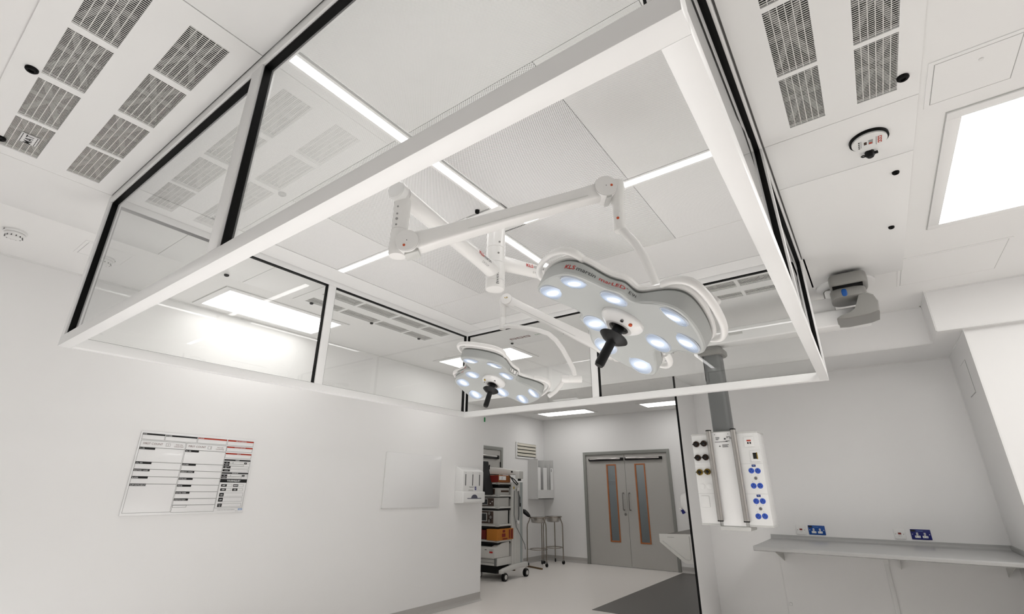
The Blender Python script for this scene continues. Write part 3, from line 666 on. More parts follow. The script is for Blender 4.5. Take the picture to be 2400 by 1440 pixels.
def disc_joint(root, c, s, r, hw, dot=None):
    c = V(c); s = V(s).normalized()
    MB().lathe([(r*0.96, -hw), (r, -hw+0.003), (r, hw-0.003), (r*0.96, hw)], c, s, 40).build('joint', 'arm_white', root, smooth=40)
    MB().lathe([(r*0.985, hw-0.0005), (r*0.985, hw+0.0015), (r*0.96, hw+0.0015), (r*0.95, hw+0.003), (0, hw+0.003)], c, s, 40).build('joint_cap', 'arm_white', root, smooth=30)
    MB().lathe([(r*0.995, hw-0.001), (r*0.995, hw+0.0005)], c, s, 40).build('cap_line', 'seam_grey', root)
    if dot is not None:
        u, v = V(dot), s
        MB().cyl(c+u+s*(hw+0.002), c+u+s*(hw+0.0045), 0.0055, n=16).build('marker_dot', 'orange', root)
    MB().cyl(c+s*(hw+0.002), c+s*(hw+0.004), 0.002, n=10).build('pin', 'ink_grey', root)
def beam(root, p0, p1, side, h0, h1, wd, name='spring_arm'):
    p0 = V(p0); p1 = V(p1); a = (p1-p0).normalized(); s = V(side).normalized(); up = s.cross(a).normalized()
    if up.z < 0: up = -up
    rings = []
    for t, h, wq in ((0, h0*0.8, wd*0.9), (0.06, h0, wd), (0.16, h0*0.86, wd), (0.5, (h0+h1)*0.40, wd*0.95), (0.85, h1*0.9, wd*0.92), (0.96, h1, wd*0.9), (1, h1*0.85, wd*0.85)):
        c = p0.lerp(p1, t); ring = []
        for i in range(32):
            th = 2*PI*i/32; cx, sy = math.cos(th), math.sin(th); e = 0.42
            ring.append(c+s*(wq/2*math.copysign(abs(cx)**e, cx))+up*(h/2*math.copysign(abs(sy)**e, sy)))
        rings.append(ring)
    o = MB().loft(rings).build(name, 'arm_white', root, smooth=30)
    MB().tube([p0.lerp(p1, t)-up*(h0*0.22-0.0*t)+s*(wd*0.488) for t in (0.3, 0.6, 0.9)], 0.0016, 6).build('seam_line', 'pend_light', o)
    return o
def arm_lettering(root, p0, p1, R, s0, size):
    p0 = V(p0); p1 = V(p1); d = (p1-p0).normalized(); side = V(0, 0, 1).cross(d); 
    if side.dot(V(0, 0, 1.4)-p0) < 0: side = -side
    side.z = 0; side.normalize(); ex = d if d.dot(rgt) > 0 else -d; o = p0 if ex == d else p1
    s = s0
    for word, mt, b, sz, dy in (('KLS', 'red', 0.02, size, 0), ('martin', 'ink_grey', 0.0, size, 0)):
        vs, fs = text_verts(word, sz, b); m = MB(); pts = []
        for p in vs:
            al = -0.10+(p.y)/R; pts.append(o+ex*(s+p.x)+(side*math.cos(al)+V(0, 0, 1)*math.sin(al))*(R+0.0012))
        m.add(pts, fs).build('lettering', mt, root); s += max(p.x for p in vs)+size*0.15
    vs, fs = text_verts('GROUP', size*0.55, 0.0, spacing=1.4); m = MB()
    m.add([o+ex*(s0+size*1.6+p.x)+(side*math.cos(-0.10-size*1.0/R+p.y/R)+V(0, 0, 1)*math.sin(-0.10-size*1.0/R+p.y/R))*(R+0.0012) for p in vs], fs).build('lettering', 'ink_light', root)

# --- large lamp
LA = thing('surgical_light', (-0.62, 1.53, 1.9), 'large grey surgical lamp with nine lit lenses, nearer to the camera', 'surgical lamp', 'ceiling mounted surgical lamps')
E1 = V(-1.445, 1.185, 2.61); c0 = V(-1.6, 2.05, 2.61); d1 = (E1-c0).normalized()
MB().lathe([(0.02, -0.0), (0.044, 0.012), (0.050, 0.03), (0.046, 0.10), (0.042, 0.2), (0.041, (E1-c0).length+0.02)], c0-d1*0.02, d1, 32).build('extension_arm', 'arm_white', LA, smooth=40)
MB().lathe([(0.044, 0.0), (0.044, 0.03), (0.038, 0.036), (0, 0.037)], E1+d1*0.02, d1, 32).build('end_cap', 'plastic_white', LA, smooth=40)
arm_lettering(LA, c0, E1, 0.0435, 0.612, 0.031)
MB().lathe([(0.034, 0.0), (0.036, -0.04), (0.036, -0.175), (0.034, -0.177), (0.038, -0.18), (0.039, -0.285), (0.033, -0.297), (0, -0.298)], E1, (0, 0, 1), 32).build('drop_tube', 'arm_white', LA, smooth=40)
scm = MB()
for k, z in enumerate((2.535, 2.50, 2.475, 2.447)):
    dd = V(0.35, -0.94, 0).normalized(); q = V(E1.x, E1.y, z); scm.cyl(q+dd*0.034, q+dd*0.0375, 0.0042 if k != 2 else 0.006, n=12)
scm.build('screw', 'steel_dark', LA)
Jd = V(-1.402, 1.205, 2.362); Kd = V(-0.715, 1.681, 2.625); aa = (Kd-Jd).normalized(); ss = V(aa.y, -aa.x, 0).normalized()
disc_joint(LA, Jd, ss, 0.049, 0.042, aa*-0.010+V(0, 0, -0.020))
beam(LA, Jd-aa*0.01, Kd+aa*0.0, ss, 0.088, 0.074, 0.070)
disc_joint(LA, Kd, ss, 0.049, 0.040, aa*0.024+V(0, 0, -0.006))
MB().obox(Jd-aa*0.0+V(0, 0, -0.052)+aa*0.02, aa*0.03, ss*0.03, V(0, 0, 0.006)).build('joint_cover', 'pend_light', LA, bevel=0.003)
MB().obox(Kd+V(0, 0, -0.048)+aa*0.012, aa*0.012, ss*0.036, V(0, 0, 0.012)).build('joint_cover', 'pend_light', LA, bevel=0.002)
Ka = V(-0.672, 1.712, 0)
MB().lathe([(0.034, 2.665), (0.036, 2.64), (0.030, 2.58), (0.0265, 2.55), (0.0265, 2.505), (0.0255, 2.503), (0.0265, 2.50), (0.0275, 2.43), (0.024, 2.424), (0, 2.424)], (Ka.x, Ka.y, 0), (0, 0, 1), 32).build('drop_tube', 'arm_white', LA, smooth=40)
q = V(Ka.x, Ka.y, 2.475); dd = V(0.2, -0.98, 0).normalized(); MB().cyl(q+dd*0.025, q+dd*0.0285, 0.006, n=14).build('marker_dot', 'orange', LA)
MB().tube([(-0.672, 1.712, 2.45), (-0.65, 1.715, 2.41), (-0.61, 1.71, 2.345), (-0.575, 1.69, 2.27), (-0.548, 1.672, 2.19), (-0.53, 1.66, 2.125), (-0.50, 1.65, 2.07)], [0.019, 0.018, 0.0175, 0.017, 0.0165, 0.016, 0.016], 16).build('yoke_tube', 'arm_white', LA, smooth=50)
HUBDOT = V(-0.25, -0.97, 0); HUBSCR = [V(0.30, -0.95, 0).normalized()]
lamp_head(LA, (-0.62283, 1.53505, 1.96408), (-0.53941, -0.68083, 0.49548), (-0.75162, 0.65458, 0.08119), (-0.37961, -0.32861, -0.86482), (0.35, 0.9, 0))
MB().cyl((-0.50, 1.65, 2.075), (-0.40, 1.60, 2.045), 0.024, n=20).build('swivel', 'arm_white', LA, smooth=40)
MB().tube([(-0.41, 1.605, 2.05), (-0.34, 1.56, 2.01), (-0.30, 1.51, 1.955), (-0.32, 1.48, 1.92)], 0.015, 12).build('yoke_rod', 'arm_white', LA, smooth=50)

# --- small (farther) lamp
LBt = thing('surgical_light', (-1.915, 2.461, 2.0), 'smaller looking grey surgical lamp with nine lit lenses, farther away on a bent white tube', 'surgical lamp', 'ceiling mounted surgical lamps')
E2 = V(-1.2, 2.85, 2.68); c2 = V(-1.6, 2.05, 2.68); d2 = (E2-c2).normalized()
MB().lathe([(0.02, -0.0), (0.044, 0.012), (0.050, 0.03), (0.046, 0.10), (0.042, 0.2), (0.041, (E2-c2).length+0.02)], c2-d2*0.02, d2, 32).build('extension_arm', 'arm_white', LBt, smooth=40)
MB().lathe([(0.044, 0.0), (0.044, 0.03), (0.038, 0.036), (0, 0.037)], E2+d2*0.02, d2, 32).build('end_cap', 'plastic_white', LBt, smooth=40)
arm_lettering(LBt, c2, E2, 0.046, 0.187, 0.031)
MB().lathe([(0.034, 0.0), (0.036, -0.04), (0.036, -0.30), (0.034, -0.302), (0.038, -0.305), (0.039, -0.48), (0.033, -0.495), (0, -0.496)], E2, (0, 0, 1), 32).build('drop_tube', 'arm_white', LBt, smooth=40)
Jd = V(-1.245, 2.835, 2.25); Kd = V(-1.926, 2.622, 2.692); aa = (Kd-Jd).normalized(); ss = V(-aa.y, aa.x, 0).normalized()
if ss.dot(V(0, 0, 1.4)-Jd) < 0: ss = -ss
disc_joint(LBt, Jd, ss, 0.049, 0.042, None)
beam(LBt, Jd, Kd, ss, 0.088, 0.074, 0.066)
disc_joint(LBt, Kd, ss, 0.042, 0.038, None)
dm = MB()
for k in (-1, 1): dm.cyl(Kd+ss*0.040+V(0.008*k, 0, 0.008), Kd+ss*0.0435+V(0.008*k, 0, 0.008), 0.0045, n=12)
dm.build('marker_dot', 'yellow', LBt)
MB().lathe([(0.030, 2.715), (0.032, 2.69), (0.026, 2.64), (0.0235, 2.60), (0.0235, 2.565), (0.0225, 2.563), (0.024, 2.56), (0.025, 2.482), (0.022, 2.476), (0, 2.476)], (-1.962, 2.611, 0), (0, 0, 1), 32).build('drop_tube', 'arm_white', LBt, smooth=40)
MB().tube([(-1.962, 2.611, 2.49), (-1.945, 2.61, 2.492), (-1.90, 2.605, 2.487), (-1.78, 2.625, 2.455), (-1.68, 2.65, 2.425), (-1.615, 2.668, 2.395), (-1.57, 2.69, 2.345), (-1.535, 2.71, 2.285), (-1.50, 2.735, 2.20), (-1.482, 2.75, 2.15), (-1.475, 2.755, 2.10)], 0.0165, 16).build('yoke_tube', 'arm_white', LBt, smooth=50)
rd = V(0.811, 0.584, 0); sc_ = V(-1.498, 2.748, 2.083)
MB().lathe([(0.023, -0.066), (0.025, -0.062), (0.025, -0.022), (0.0235, -0.021), (0.0235, -0.017), (0.025, -0.016), (0.025, 0.064), (0.022, 0.068)], sc_, rd, 28).build('swivel', 'arm_white', LBt, smooth=40)
MB().tube([sc_-rd*0.055+V(0, 0, -0.01), sc_-rd*0.07+V(0, 0, -0.04), sc_-rd*0.10+V(-0.005, -0.01, -0.085), sc_-rd*0.125+V(-0.01, -0.03, -0.115)], 0.0145, 12).build('yoke_rod', 'arm_white', LBt, smooth=50)
DOTMAT = 'yellow'; HUBDOT = V(0.35, -0.94, 0); HUBSCR = [V(0.75, -0.66, 0).normalized(), V(-0.85, -0.5, 0).normalized()]
lamp_head(LBt, (-1.91519, 2.46111, 2.07454), (-0.98601, 0.16671, 0.00061), (0.15555, 0.92131, -0.35636), (-0.05997, -0.35128, -0.93435), (0.1, 0.95, 0))

# ================================================================ CEILING PENDANT
pt = thing('ceiling_pendant', (-0.98, 4.45, 1.12), 'grey ceiling service pendant with white socket head behind the canopy', 'service pendant')
MB().lathe([(0.20, 0), (0.20, -0.012), (0.185, -0.02), (0, -0.02)], (0.10, 4.47, ZU), n=48).build('ceiling_flange', 'panel_white', pt, smooth=40)
MB().lathe([(0.10, -0.02), (0.10, -0.07), (0, -0.07)], (0.04, 4.52, ZU), n=40).build('bearing', 'pend_mid', pt, smooth=40)
MB().obox((0.04, 4.5, 2.87), V(0.09, 0, 0), V(0, 0.14, 0), V(0, 0, 0.045)).build('upper_arm', 'panel_white', pt, bevel=0.02, seg=4)
# grey end cover of the upper arm
def soft_box(c, hx, hy, hz, e=0.35, n=12, taper=0.0):
    c = V(c); rings = []
    for j in range(n+1):
        ph = -PI/2+PI*j/n; cz, sz = math.cos(ph), math.sin(ph); rr = []
        for i in range(4*n):
            th = 2*PI*i/(4*n); f = lambda q: math.copysign(abs(q)**e, q)
            rr.append(c+V(hx*f(math.cos(th))*max(abs(cz)**e, 1e-3), hy*f(math.sin(th))*max(abs(cz)**e, 1e-3), hz*f(sz)*(1+taper*0)))
        rings.append(rr)
    return MB().loft(rings)
soft_box((0.115, 4.24, 2.895), 0.122, 0.14, 0.052, 0.38).build('upper_arm_cover', 'pend_mid', pt, smooth=60)
MB().box(0.01, 0.20, 4.12, 4.40, 2.835, 2.848).build('shadow_gap', 'rubber_black', pt)
col_ = MB(); rings = []
for z, k in ((2.762, 0.93), (2.768, 1), (2.832, 1.0), (2.838, 0.97)):
    rings.append([V(0.10+0.115*k*math.copysign(abs(math.cos(t))**0.6, math.cos(t)), 4.27+0.125*k*math.copysign(abs(math.sin(t))**0.6, math.sin(t)), z) for t in [2*PI*i/40 for i in range(40)]])
col_.loft(rings).build('collar', 'pend_mid', pt, smooth=40)
bt = soft_box((0.077, 4.147, 2.797), 0.018, 0.006, 0.030, 0.7, 8).build('brake_button', 'blue_button', pt, smooth=60)
# wedge shaped grey cover of the lower arm
poly = [(0.255, 2.62), (0.262, 2.70), (0.245, 2.75), (0.215, 2.772), (0.16, 2.768), (0.135, 2.71), (0.115, 2.665), (0.08, 2.640), (0.01, 2.622), (-0.008, 2.612), (0.0, 2.603), (0.06, 2.597), (0.20, 2.605)]
wd_ = MB(); wr = []
for y, k in ((4.155, 0.93), (4.162, 0.975), (4.18, 1.0), (4.40, 1.0)): wr.append([V(0.13+(a-0.13)*k, y, 2.68+(b-2.68)*k) for a, b in poly])
wd_.loft(wr).build('lower_arm_cover', 'pend_mid', pt, smooth=30)
MB().box(-1.03, 0.20, 4.33, 4.50, 2.605, 2.735).build('lower_arm', 'panel_white', pt, bevel=0.012, seg=3)
MB().box(-0.19, 0.0, 4.36, 4.50, 2.735, 2.85).build('arm_bracket', 'panel_white', pt, bevel=0.01, seg=2)
MB().box(-0.80, -0.69, 4.326, 4.334, 2.665, 2.685).build('arm_label', 'pend_light', pt)
cp = MB(); rings = []
def oval(cx, cy, hx, hy, z, e=0.55): return [V(cx+hx*math.copysign(abs(math.cos(t))**e, math.cos(t)), cy+hy*math.copysign(abs(math.sin(t))**e, math.sin(t)), z) for t in [2*PI*i/40 for i in range(40)]]
cp.loft([oval(-0.985, 4.45, 0.105, 0.105, 2.525), oval(-0.985, 4.45, 0.115, 0.115, 2.535), oval(-0.985, 4.45, 0.115, 0.115, 2.565), oval(-0.985, 4.45, 0.085, 0.085, 2.60), oval(-0.985, 4.45, 0.08, 0.08, 2.62)]).build('column_cap', 'pend_mid', pt, smooth=40)
MB().loft([oval(-0.985, 4.45, 0.078, 0.078, 1.80), oval(-0.985, 4.45, 0.078, 0.078, 2.53)]).build('column', 'pend_grey', pt, smooth=40)
MB().box(-1.052, -1.047, 4.366, 4.374, 2.30, 2.53).build('column_slot', 'rubber_black', pt)
# service head : centre spine and two angled side panels
FY = 4.33
hd = MB().box(-1.085, -0.872, FY+0.01, 4.56, 1.135, 1.868).build('head_spine', 'pend_light', pt, bevel=0.006)
MB().box(-1.062, -0.895, FY+0.002, FY+0.012, 1.15, 1.86).build('spine_plate', 'panel_white', hd, bevel=0.003)
MB().box(-1.09, -0.866, FY-0.006, 4.56, 1.118, 1.148).build('bottom_guard', 'pend_light', hd, bevel=0.006)
for x in (-1.075, -0.884):
    rl = MB().lathe([(0.0, 1.187), (0.021, 1.187), (0.021, 1.877), (0.0, 1.877)], (x, FY-0.018, 0), (0, 0, 1), 24).build('equipment_rail', 'steel', hd, smooth=40)
    MB().lathe([(0.022, 1.182), (0.022, 1.190)], (x, FY-0.018, 0), (0, 0, 1), 24).lathe([(0.022, 1.872), (0.022, 1.880)], (x, FY-0.018, 0), (0, 0, 1), 24).build('rail_cap', 'rubber_black', rl)
def sheet(x0, x1, z0, z1, y, mt, nm, par, t=0.002): return MB().box(x0, x1, y-t, y, z0, z1).build(nm, mt, par)
lbm = MB()
for k in range(2): lbm.cyl((-1.035+0.105*k, FY+0.002, 1.843), (-1.035+0.105*k, FY-0.001, 1.843), 0.003, n=10)
for x, z, w_ in ((-1.03, 1.818, 0.03), (-1.03, 1.808, 0.028), (-1.03, 1.80, 0.02), (-0.945, 1.82, 0.03), (-0.945, 1.812, 0.012), (-0.925, 1.812, 0.022), (-0.925, 1.803, 0.02), (-1.04, 1.782, 0.10), (-0.955, 1.786, 0.03), (-0.985, 1.757, 0.05), (-0.985, 1.749, 0.04), (-0.985, 1.741, 0.045)): lbm.box(x, x+w_, FY-0.0005, FY+0.003, z, z+0.0035)
lbm.box(-0.965, -0.952, FY-0.0005, FY+0.003, 1.80, 1.812); lbm.prism([(-1.012, 1.745), (-0.998, 1.745), (-1.005, 1.757)], FY-0.0005, FY+0.003, 'y')
lbm.build('lettering', 'ink_grey', hd)
def side_block(x0, x1, yin, yout, nm):
    return MB().loft([[V(x0, FY+yin, z), V(x1, FY+yout, z), V(x1, 4.55, z), V(x0, 4.55, z)] for z in (1.155, 1.845)]).build(nm, 'plastic_white', pt, bevel=0.004)
lp = side_block(-1.225, -1.085, 0.0, 0.0, 'gas_panel'); rp = side_block(-0.872, -0.708, 0.0, 0.0, 'socket_panel')
MB().box(-1.228, -1.085, FY-0.004, 4.555, 1.843, 1.855).box(-1.228, -1.085, FY-0.004, 4.555, 1.150, 1.162).build('panel_edge', 'pend_light', lp, bevel=0.002)
MB().box(-0.872, -0.704, FY-0.004, 4.555, 1.843, 1.855).box(-0.872, -0.704, FY-0.004, 4.555, 1.150, 1.162).build('panel_edge', 'pend_light', rp, bevel=0.002)
sl = MB()
for z in (1.606, 1.384): sl.box(-1.225, -1.085, FY-0.0008, FY+0.002, z, z+0.0022)
sl.build('panel_joint', 'pend_light', lp)
sl = MB()
for z in (1.606, 1.384): sl.box(-0.872, -0.708, FY-0.0008, FY+0.002, z, z+0.0022)
sl.build('panel_joint', 'pend_light', rp)
for k, (x, z) in enumerate(((-1.19, 1.773), (-1.128, 1.776), (-1.19, 1.664), (-1.128, 1.666), (-1.19, 1.550), (-1.128, 1.553))):
    mt = 'bronze' if k < 4 else 'brass'
    go = MB().lathe([(0.024, 0), (0.025, 0.012), (0.021, 0.020), (0.018, 0.014), (0.013, 0.014)], (x, FY, z), (0, -1, 0), 28).build('gas_outlet', mt, lp, smooth=35)
    MB().lathe([(0.014, 0.012), (0.014, 0.022), (0.008, 0.026), (0, 0.026)], (x, FY, z), (0, -1, 0), 20).box(x-0.031, x-0.022, FY-0.014, FY, z-0.004, z+0.004).box(x-0.003, x+0.003, FY-0.02, FY-0.01, z-0.024, z-0.014).build('outlet_valve', 'black', go, smooth=35)
for x in (-1.185, -1.128): MB().lathe([(0.022, 0), (0.022, 0.003), (0.020, 0.004), (0, 0.004)], (x, FY, 1.44), (0, -1, 0), 28).build('blank_cover', 'plastic_white', lp, smooth=35)
MB().box(-1.205, -1.142, FY-0.008, FY, 1.282, 1.368).build('blank_plate', 'plastic_white', lp, bevel=0.003)
for k, (x, z) in enumerate(((-0.797, 1.555), (-0.751, 1.553), (-0.798, 1.444), (-0.752, 1.444), (-0.798, 1.333), (-0.752, 1.334), (-0.800, 1.226), (-0.754, 1.228))):
    so = MB().lathe([(0.0205, 0), (0.0205, 0.002), (0.019, 0.003), (0, 0.003)], (x, FY, z), (0, -1, 0), 28).build('blue_socket', 'socket_blue', rp, smooth=35)
    MB().box(x-0.002, x+0.002, FY-0.0036, FY-0.002, z+0.004, z+0.013).box(x-0.011, x-0.005, FY-0.0036, FY-0.002, z-0.008, z-0.004).box(x+0.005, x+0.011, FY-0.0036, FY-0.002, z-0.008, z-0.004).build('pin_holes', 'ink_black', so)
    MB().cyl((x-0.003, FY+0.001, z+0.031 if k % 4 > 1 else z-0.03), (x-0.003, FY-0.001, z+0.031 if k % 4 > 1 else z-0.03), 0.002, n=8).build('screw', 'pend_mid', rp)
for x, z in ((-0.773, 1.499), (-0.775, 1.280)):
    MB().lathe([(0.011, 0), (0.011, 0.008), (0.008, 0.012), (0.006, 0.012), (0.006, 0.006), (0.003, 0.006), (0.003, 0.014), (0, 0.014)], (x, FY, z), (0, -1, 0), 20).build('earth_stud', 'steel_dark', rp, smooth=35)
for z in (1.592, 1.372):
    pl = MB().box(-0.789, -0.761, FY-0.002, FY, z-0.008, z+0.008).build('socket_label', 'plate_navy', rp)
    MB().box(-0.783, -0.767, FY-0.0025, FY-0.001, z-0.002, z+0.003).build('lettering', 'ink_blue', pl)
dp = MB().box(-0.815, -0.743, FY-0.008, FY, 1.735, 1.812).build('data_plate', 'plastic_white', rp, bevel=0.002)
MB().box(-0.793, -0.782, FY-0.009, FY-0.006, 1.757, 1.771).box(-0.776, -0.765, FY-0.009, FY-0.006, 1.757, 1.771).build('data_port', 'ink_black', dp)
MB().box(-0.795, -0.764, FY-0.009, FY-0.006, 1.777, 1.788).build('lettering', 'ink_red', dp)
dp = MB().box(-0.785, -0.714, FY-0.008, FY, 1.622, 1.705).build('data_plate', 'plastic_white', rp, bevel=0.002)
MB().box(-0.766, -0.735, FY-0.010, FY-0.006, 1.642, 1.688).build('data_port', 'ink_black', dp)
MB().box(-0.740, -0.733, FY-0.011, FY-0.007, 1.640, 1.690).build('port_edge', 'brass', dp)

# ================================================================ LEFT WALL : count board, blank board, dispenser
wb = thing('count_board', (XL, 1.96, 1.205), 'white wall board printed with FIRST COUNT tables and TOURNIQUET box', 'whiteboard')
MB().box(XL+0.002, XL+0.008, 1.500, 2.437, 1.205, 1.842).build('board', 'board_white', wb, bevel=0.002)
BX = XL+0.0085; BO = 1.505
class Pieces:                      # every printed piece is a part of its own
    def __init__(s, nm, mt): s.nm, s.mt = nm, mt
    def out(s, m): m.build(s.nm, s.mt, wb)
def bar(m, u0, u1, z0, z1, d=0.0): m.out(MB().box(BX-0.001, BX+0.0004+d, BO+u0, BO+u1, z0, z1))
def rect(m, u0, u1, z0, z1, t=0.0022):
    q = MB()
    for a, b, c, d in ((u0, u1, z0, z0+t), (u0, u1, z1-t, z1), (u0, u0+t, z0, z1), (u1-t, u1, z0, z1)): q.box(BX-0.001, BX+0.0004, BO+a, BO+b, c, d)
    m.out(q)
ln = Pieces('printed_line', 'ink_light')
for u0, u1 in ((0.006, 0.168), (0.172, 0.418), (0.423, 0.668), (0.676, 0.914)): rect(ln, u0, u1, 1.776, 1.824)
rect(ln, 0.007, 0.338, 1.223, 1.770); rect(ln, 0.343, 0.676, 1.219, 1.770)
for z in (1.716, 1.604, 1.549, 1.4935, 1.438): bar(ln, 0.007, 0.338, z-0.003, z+0.001)
for z in (1.716, 1.604, 1.546, 1.490, 1.435, 1.380, 1.326, 1.276): bar(ln, 0.343, 0.676, z-0.003, z+0.001)
rect(ln, 0.345, 0.45, 1.258, 1.276)
rect(ln, 0.679, 0.914, 1.722, 1.765); rect(ln, 0.679, 0.914, 1.665, 1.708); rect(ln, 0.679, 0.917, 1.2436, 1.655)
for z0, z1, u0, u1 in ((1.617, 1.634, 0.682, 0.76), (1.617, 1.634, 0.76, 0.91), (1.599, 1.614, 0.682, 0.86), (1.577, 1.597, 0.682, 0.91), (1.550, 1.569, 0.682, 0.91), (1.508, 1.525, 0.682, 0.76), (1.508, 1.525, 0.76, 0.91), (1.491, 1.506, 0.682, 0.86),
                       (1.4215, 1.443, 0.696, 0.79), (1.4215, 1.443, 0.80, 0.893), (1.3865, 1.408, 0.696, 0.79), (1.3865, 1.408, 0.80, 0.893), (1.339, 1.370, 0.696, 0.903), (1.298, 1.331, 0.696, 0.903), (1.254, 1.282, 0.698, 0.903)): rect(ln, u0, u1, z0, z1, 0.0015)
rect(ln, 0.190, 0.222, 1.731, 1.756, 0.0018); rect(ln, 0.518, 0.549, 1.731, 1.756, 0.0018)
bk = Pieces('printed_bar', 'ink_black')
bar(bk, 0.006, 0.168, 1.812, 1.825); bar(bk, 0.172, 0.418, 1.811, 1.824)
for z in (1.7155, 1.604, 1.549, 1.4935, 1.438): bar(bk, 0.008, 0.119, z-0.017, z)
for z in (1.7145, 1.604, 1.546, 1.490, 1.435, 1.380, 1.326): bar(bk, 0.343, 0.452, z-0.017, z)
bar(bk, 0.679, 0.914, 1.642, 1.654); bar(bk, 0.68, 0.915, 1.531, 1.5425); bar(bk, 0.68, 0.917, 1.457, 1.487)
for u0, u1, z0, z1 in ((0.682, 0.730, 1.617, 1.634), (0.862, 0.886, 1.617, 1.634), (0.682, 0.73, 1.599, 1.614), (0.682, 0.745, 1.577, 1.597), (0.682, 0.745, 1.550, 1.569), (0.682, 0.730, 1.508, 1.525), (0.862, 0.886, 1.508, 1.525), (0.682, 0.73, 1.491, 1.506),
                       (0.696, 0.744, 1.4215, 1.443), (0.80, 0.845, 1.4215, 1.443), (0.696, 0.744, 1.3865, 1.408), (0.80, 0.845, 1.3865, 1.408), (0.696, 0.734, 1.339, 1.370), (0.696, 0.734, 1.298, 1.331), (0.698, 0.735, 1.254, 1.282)): bar(bk, u0, u1, z0, z1)
rdm = Pieces('printed_bar', 'ink_red')
for u0, u1, z in ((0.423, 0.668, 1.8235), (0.676, 0.914, 1.8225), (0.679, 0.914, 1.766), (0.679, 0.914, 1.7095)): bar(rdm, u0, u1, z-0.012, z)
def btxt(m, s, u, z, size, bold=0.0, al='LEFT', d=0.001): m.out(put_text(MB(), s, size, (BX+d, BO+u, z), (0, 1, 0), (0, 0, 1), bold, al))
tb = Pieces('lettering', 'ink_brown')
for u in (0.025, 0.36): 
    btxt(tb, 'FIRST COUNT', u, 1.7375, 0.0225)
    btxt(tb, '1', u+0.176, 1.735, 0.022)
for u in (0.288, 0.622):
    btxt(tb, 'TICK ON', u, 1.744, 0.0135, 0, 'CENTER'); btxt(tb, 'COUNTING', u, 1.729, 0.0135, 0, 'CENTER')
tw = Pieces('lettering', 'ink_white')
btxt(tw, 'DATE', 0.009, 1.8145, 0.0105, 0.01); btxt(tw, 'PT NAME', 0.175, 1.8135, 0.0105, 0.01); btxt(tw, 'ALLERGIES', 0.427, 1.814, 0.0095, 0.01)
for s, z in (('5 x 5\'S', 1.7155), ('10 x 10\'S', 1.604), ('MASTOID / LAHEY', 1.549), ('BLADES', 1.4935), ('SUPP INSTRUMENTS', 1.438)): btxt(tw, s, 0.012, z-0.0135, 0.012, 0.01)
for s, z in (('18 x 18\'S', 1.7145), ('SUTURES', 1.604), ('NEEDLES / HYPOS', 1.546), ('EYE BLADE', 1.490), ('SPEARS', 1.435), ('RAYTEC TAPES', 1.380), ('SCRATCH PAD\'S', 1.326)): btxt(tw, s, 0.347, z-0.0135, 0.0115, 0.01)
for s, z in (('TIME OUT COMPLETED', 1.813), ('SIGN OUT COMPLETED', 1.7565), ('SIGN IN', 1.70), ('PATIENT', 1.6445), ('PROCEDURE', 1.533)): btxt(tw, s, 0.796, z, 0.0095, 0.01, 'CENTER')
btxt(tw, 'TOURNIQUET', 0.797, 1.4655, 0.0185, 0.03, 'CENTER')
for s, u, z in (('LEFT', 0.72, 1.428), ('RIGHT', 0.8225, 1.428), ('ARM', 0.72, 1.393), ('LEG', 0.8225, 1.393), ('ON', 0.715, 1.349), ('OFF', 0.715, 1.309)): btxt(tw, s, u, z, 0.0125, 0.03, 'CENTER')
for s, u, z in (('AGE', 0.706, 1.622), ('SEX', 0.874, 1.622), ('WEIGHT', 0.706, 1.604), ('INFECTION', 0.713, 1.588), ('RISK', 0.706, 1.579), ('POSITION', 0.713, 1.556), ('SITE', 0.706, 1.513), ('SIDE', 0.874, 1.513), ('CONSENT', 0.706, 1.4955), ('TOTAL', 0.716, 1.27), ('TIME', 0.716, 1.26)): btxt(tw, s, u, z, 0.0075, 0.01, 'CENTER')
tg = Pieces('lettering', 'ink_grey'); btxt(tg, 'London North West University Healthcare', 0.705, 1.228, 0.0085); btxt(tg, 'NHS Trust', 0.86, 1.217, 0.006)
nb = Pieces('logo_box', 'ink_blue'); bar(nb, 0.884, 0.92, 1.225, 1.2385)
tg = Pieces('lettering', 'ink_white'); btxt(tg, 'NHS', 0.902, 1.2275, 0.012, 0.02, 'CENTER')

bb = thing('blank_board', (XL, 4.52, 1.2), 'plain blank white wall board beside the dispenser', 'whiteboard')
MB().box(XL+0.002, XL+0.010, 4.045, 4.995, 1.203, 1.832).build('board', 'board_white', bb, bevel=0.002)
MB().box(XL+0.002, XL+0.012, 4.04, 5.0, 1.199, 1.204).box(XL+0.002, XL+0.012, 4.04, 4.046, 1.2, 1.834).build('edge_strip', 'trim_white', bb)

ds = thing('apron_dispenser', (XL, 5.55, 1.23), 'white wall dispenser with three slots and a grey half-round opening', 'dispenser')
MB().prism([(XL, 1.71), (XL+0.02, 1.715), (XL+0.135, 1.66), (XL+0.145, 1.645), (XL+0.145, 1.375), (XL, 1.375)], 5.30, 5.74, 'y').build('cover', 'dispenser_white', ds, bevel=0.008, seg=3)
MB().prism([(XL, 1.39), (XL+0.152, 1.385), (XL+0.162, 1.375), (XL+0.162, 1.25), (XL+0.15, 1.238), (XL, 1.232)], 5.295, 5.765, 'y').build('tray', 'dispenser_white', ds, bevel=0.008, seg=3)
fx = XL+0.145
for y in (5.352, 5.502, 5.652):
    MB().cyl((fx-0.002, y, 1.47), (fx+0.0015, y, 1.47), 0.0085, n=16).cyl((fx-0.002, y, 1.605), (fx+0.0015, y, 1.605), 0.0085, n=16).box(fx-0.002, fx+0.0015, y-0.0085, y+0.0085, 1.47, 1.605).build('level_slot', 'slot_grey', ds)
    MB().box(fx-0.001, fx+0.001, y-0.008, y+0.009, 1.628, 1.633).build('lettering', 'ink_light', ds)
tx = XL+0.162
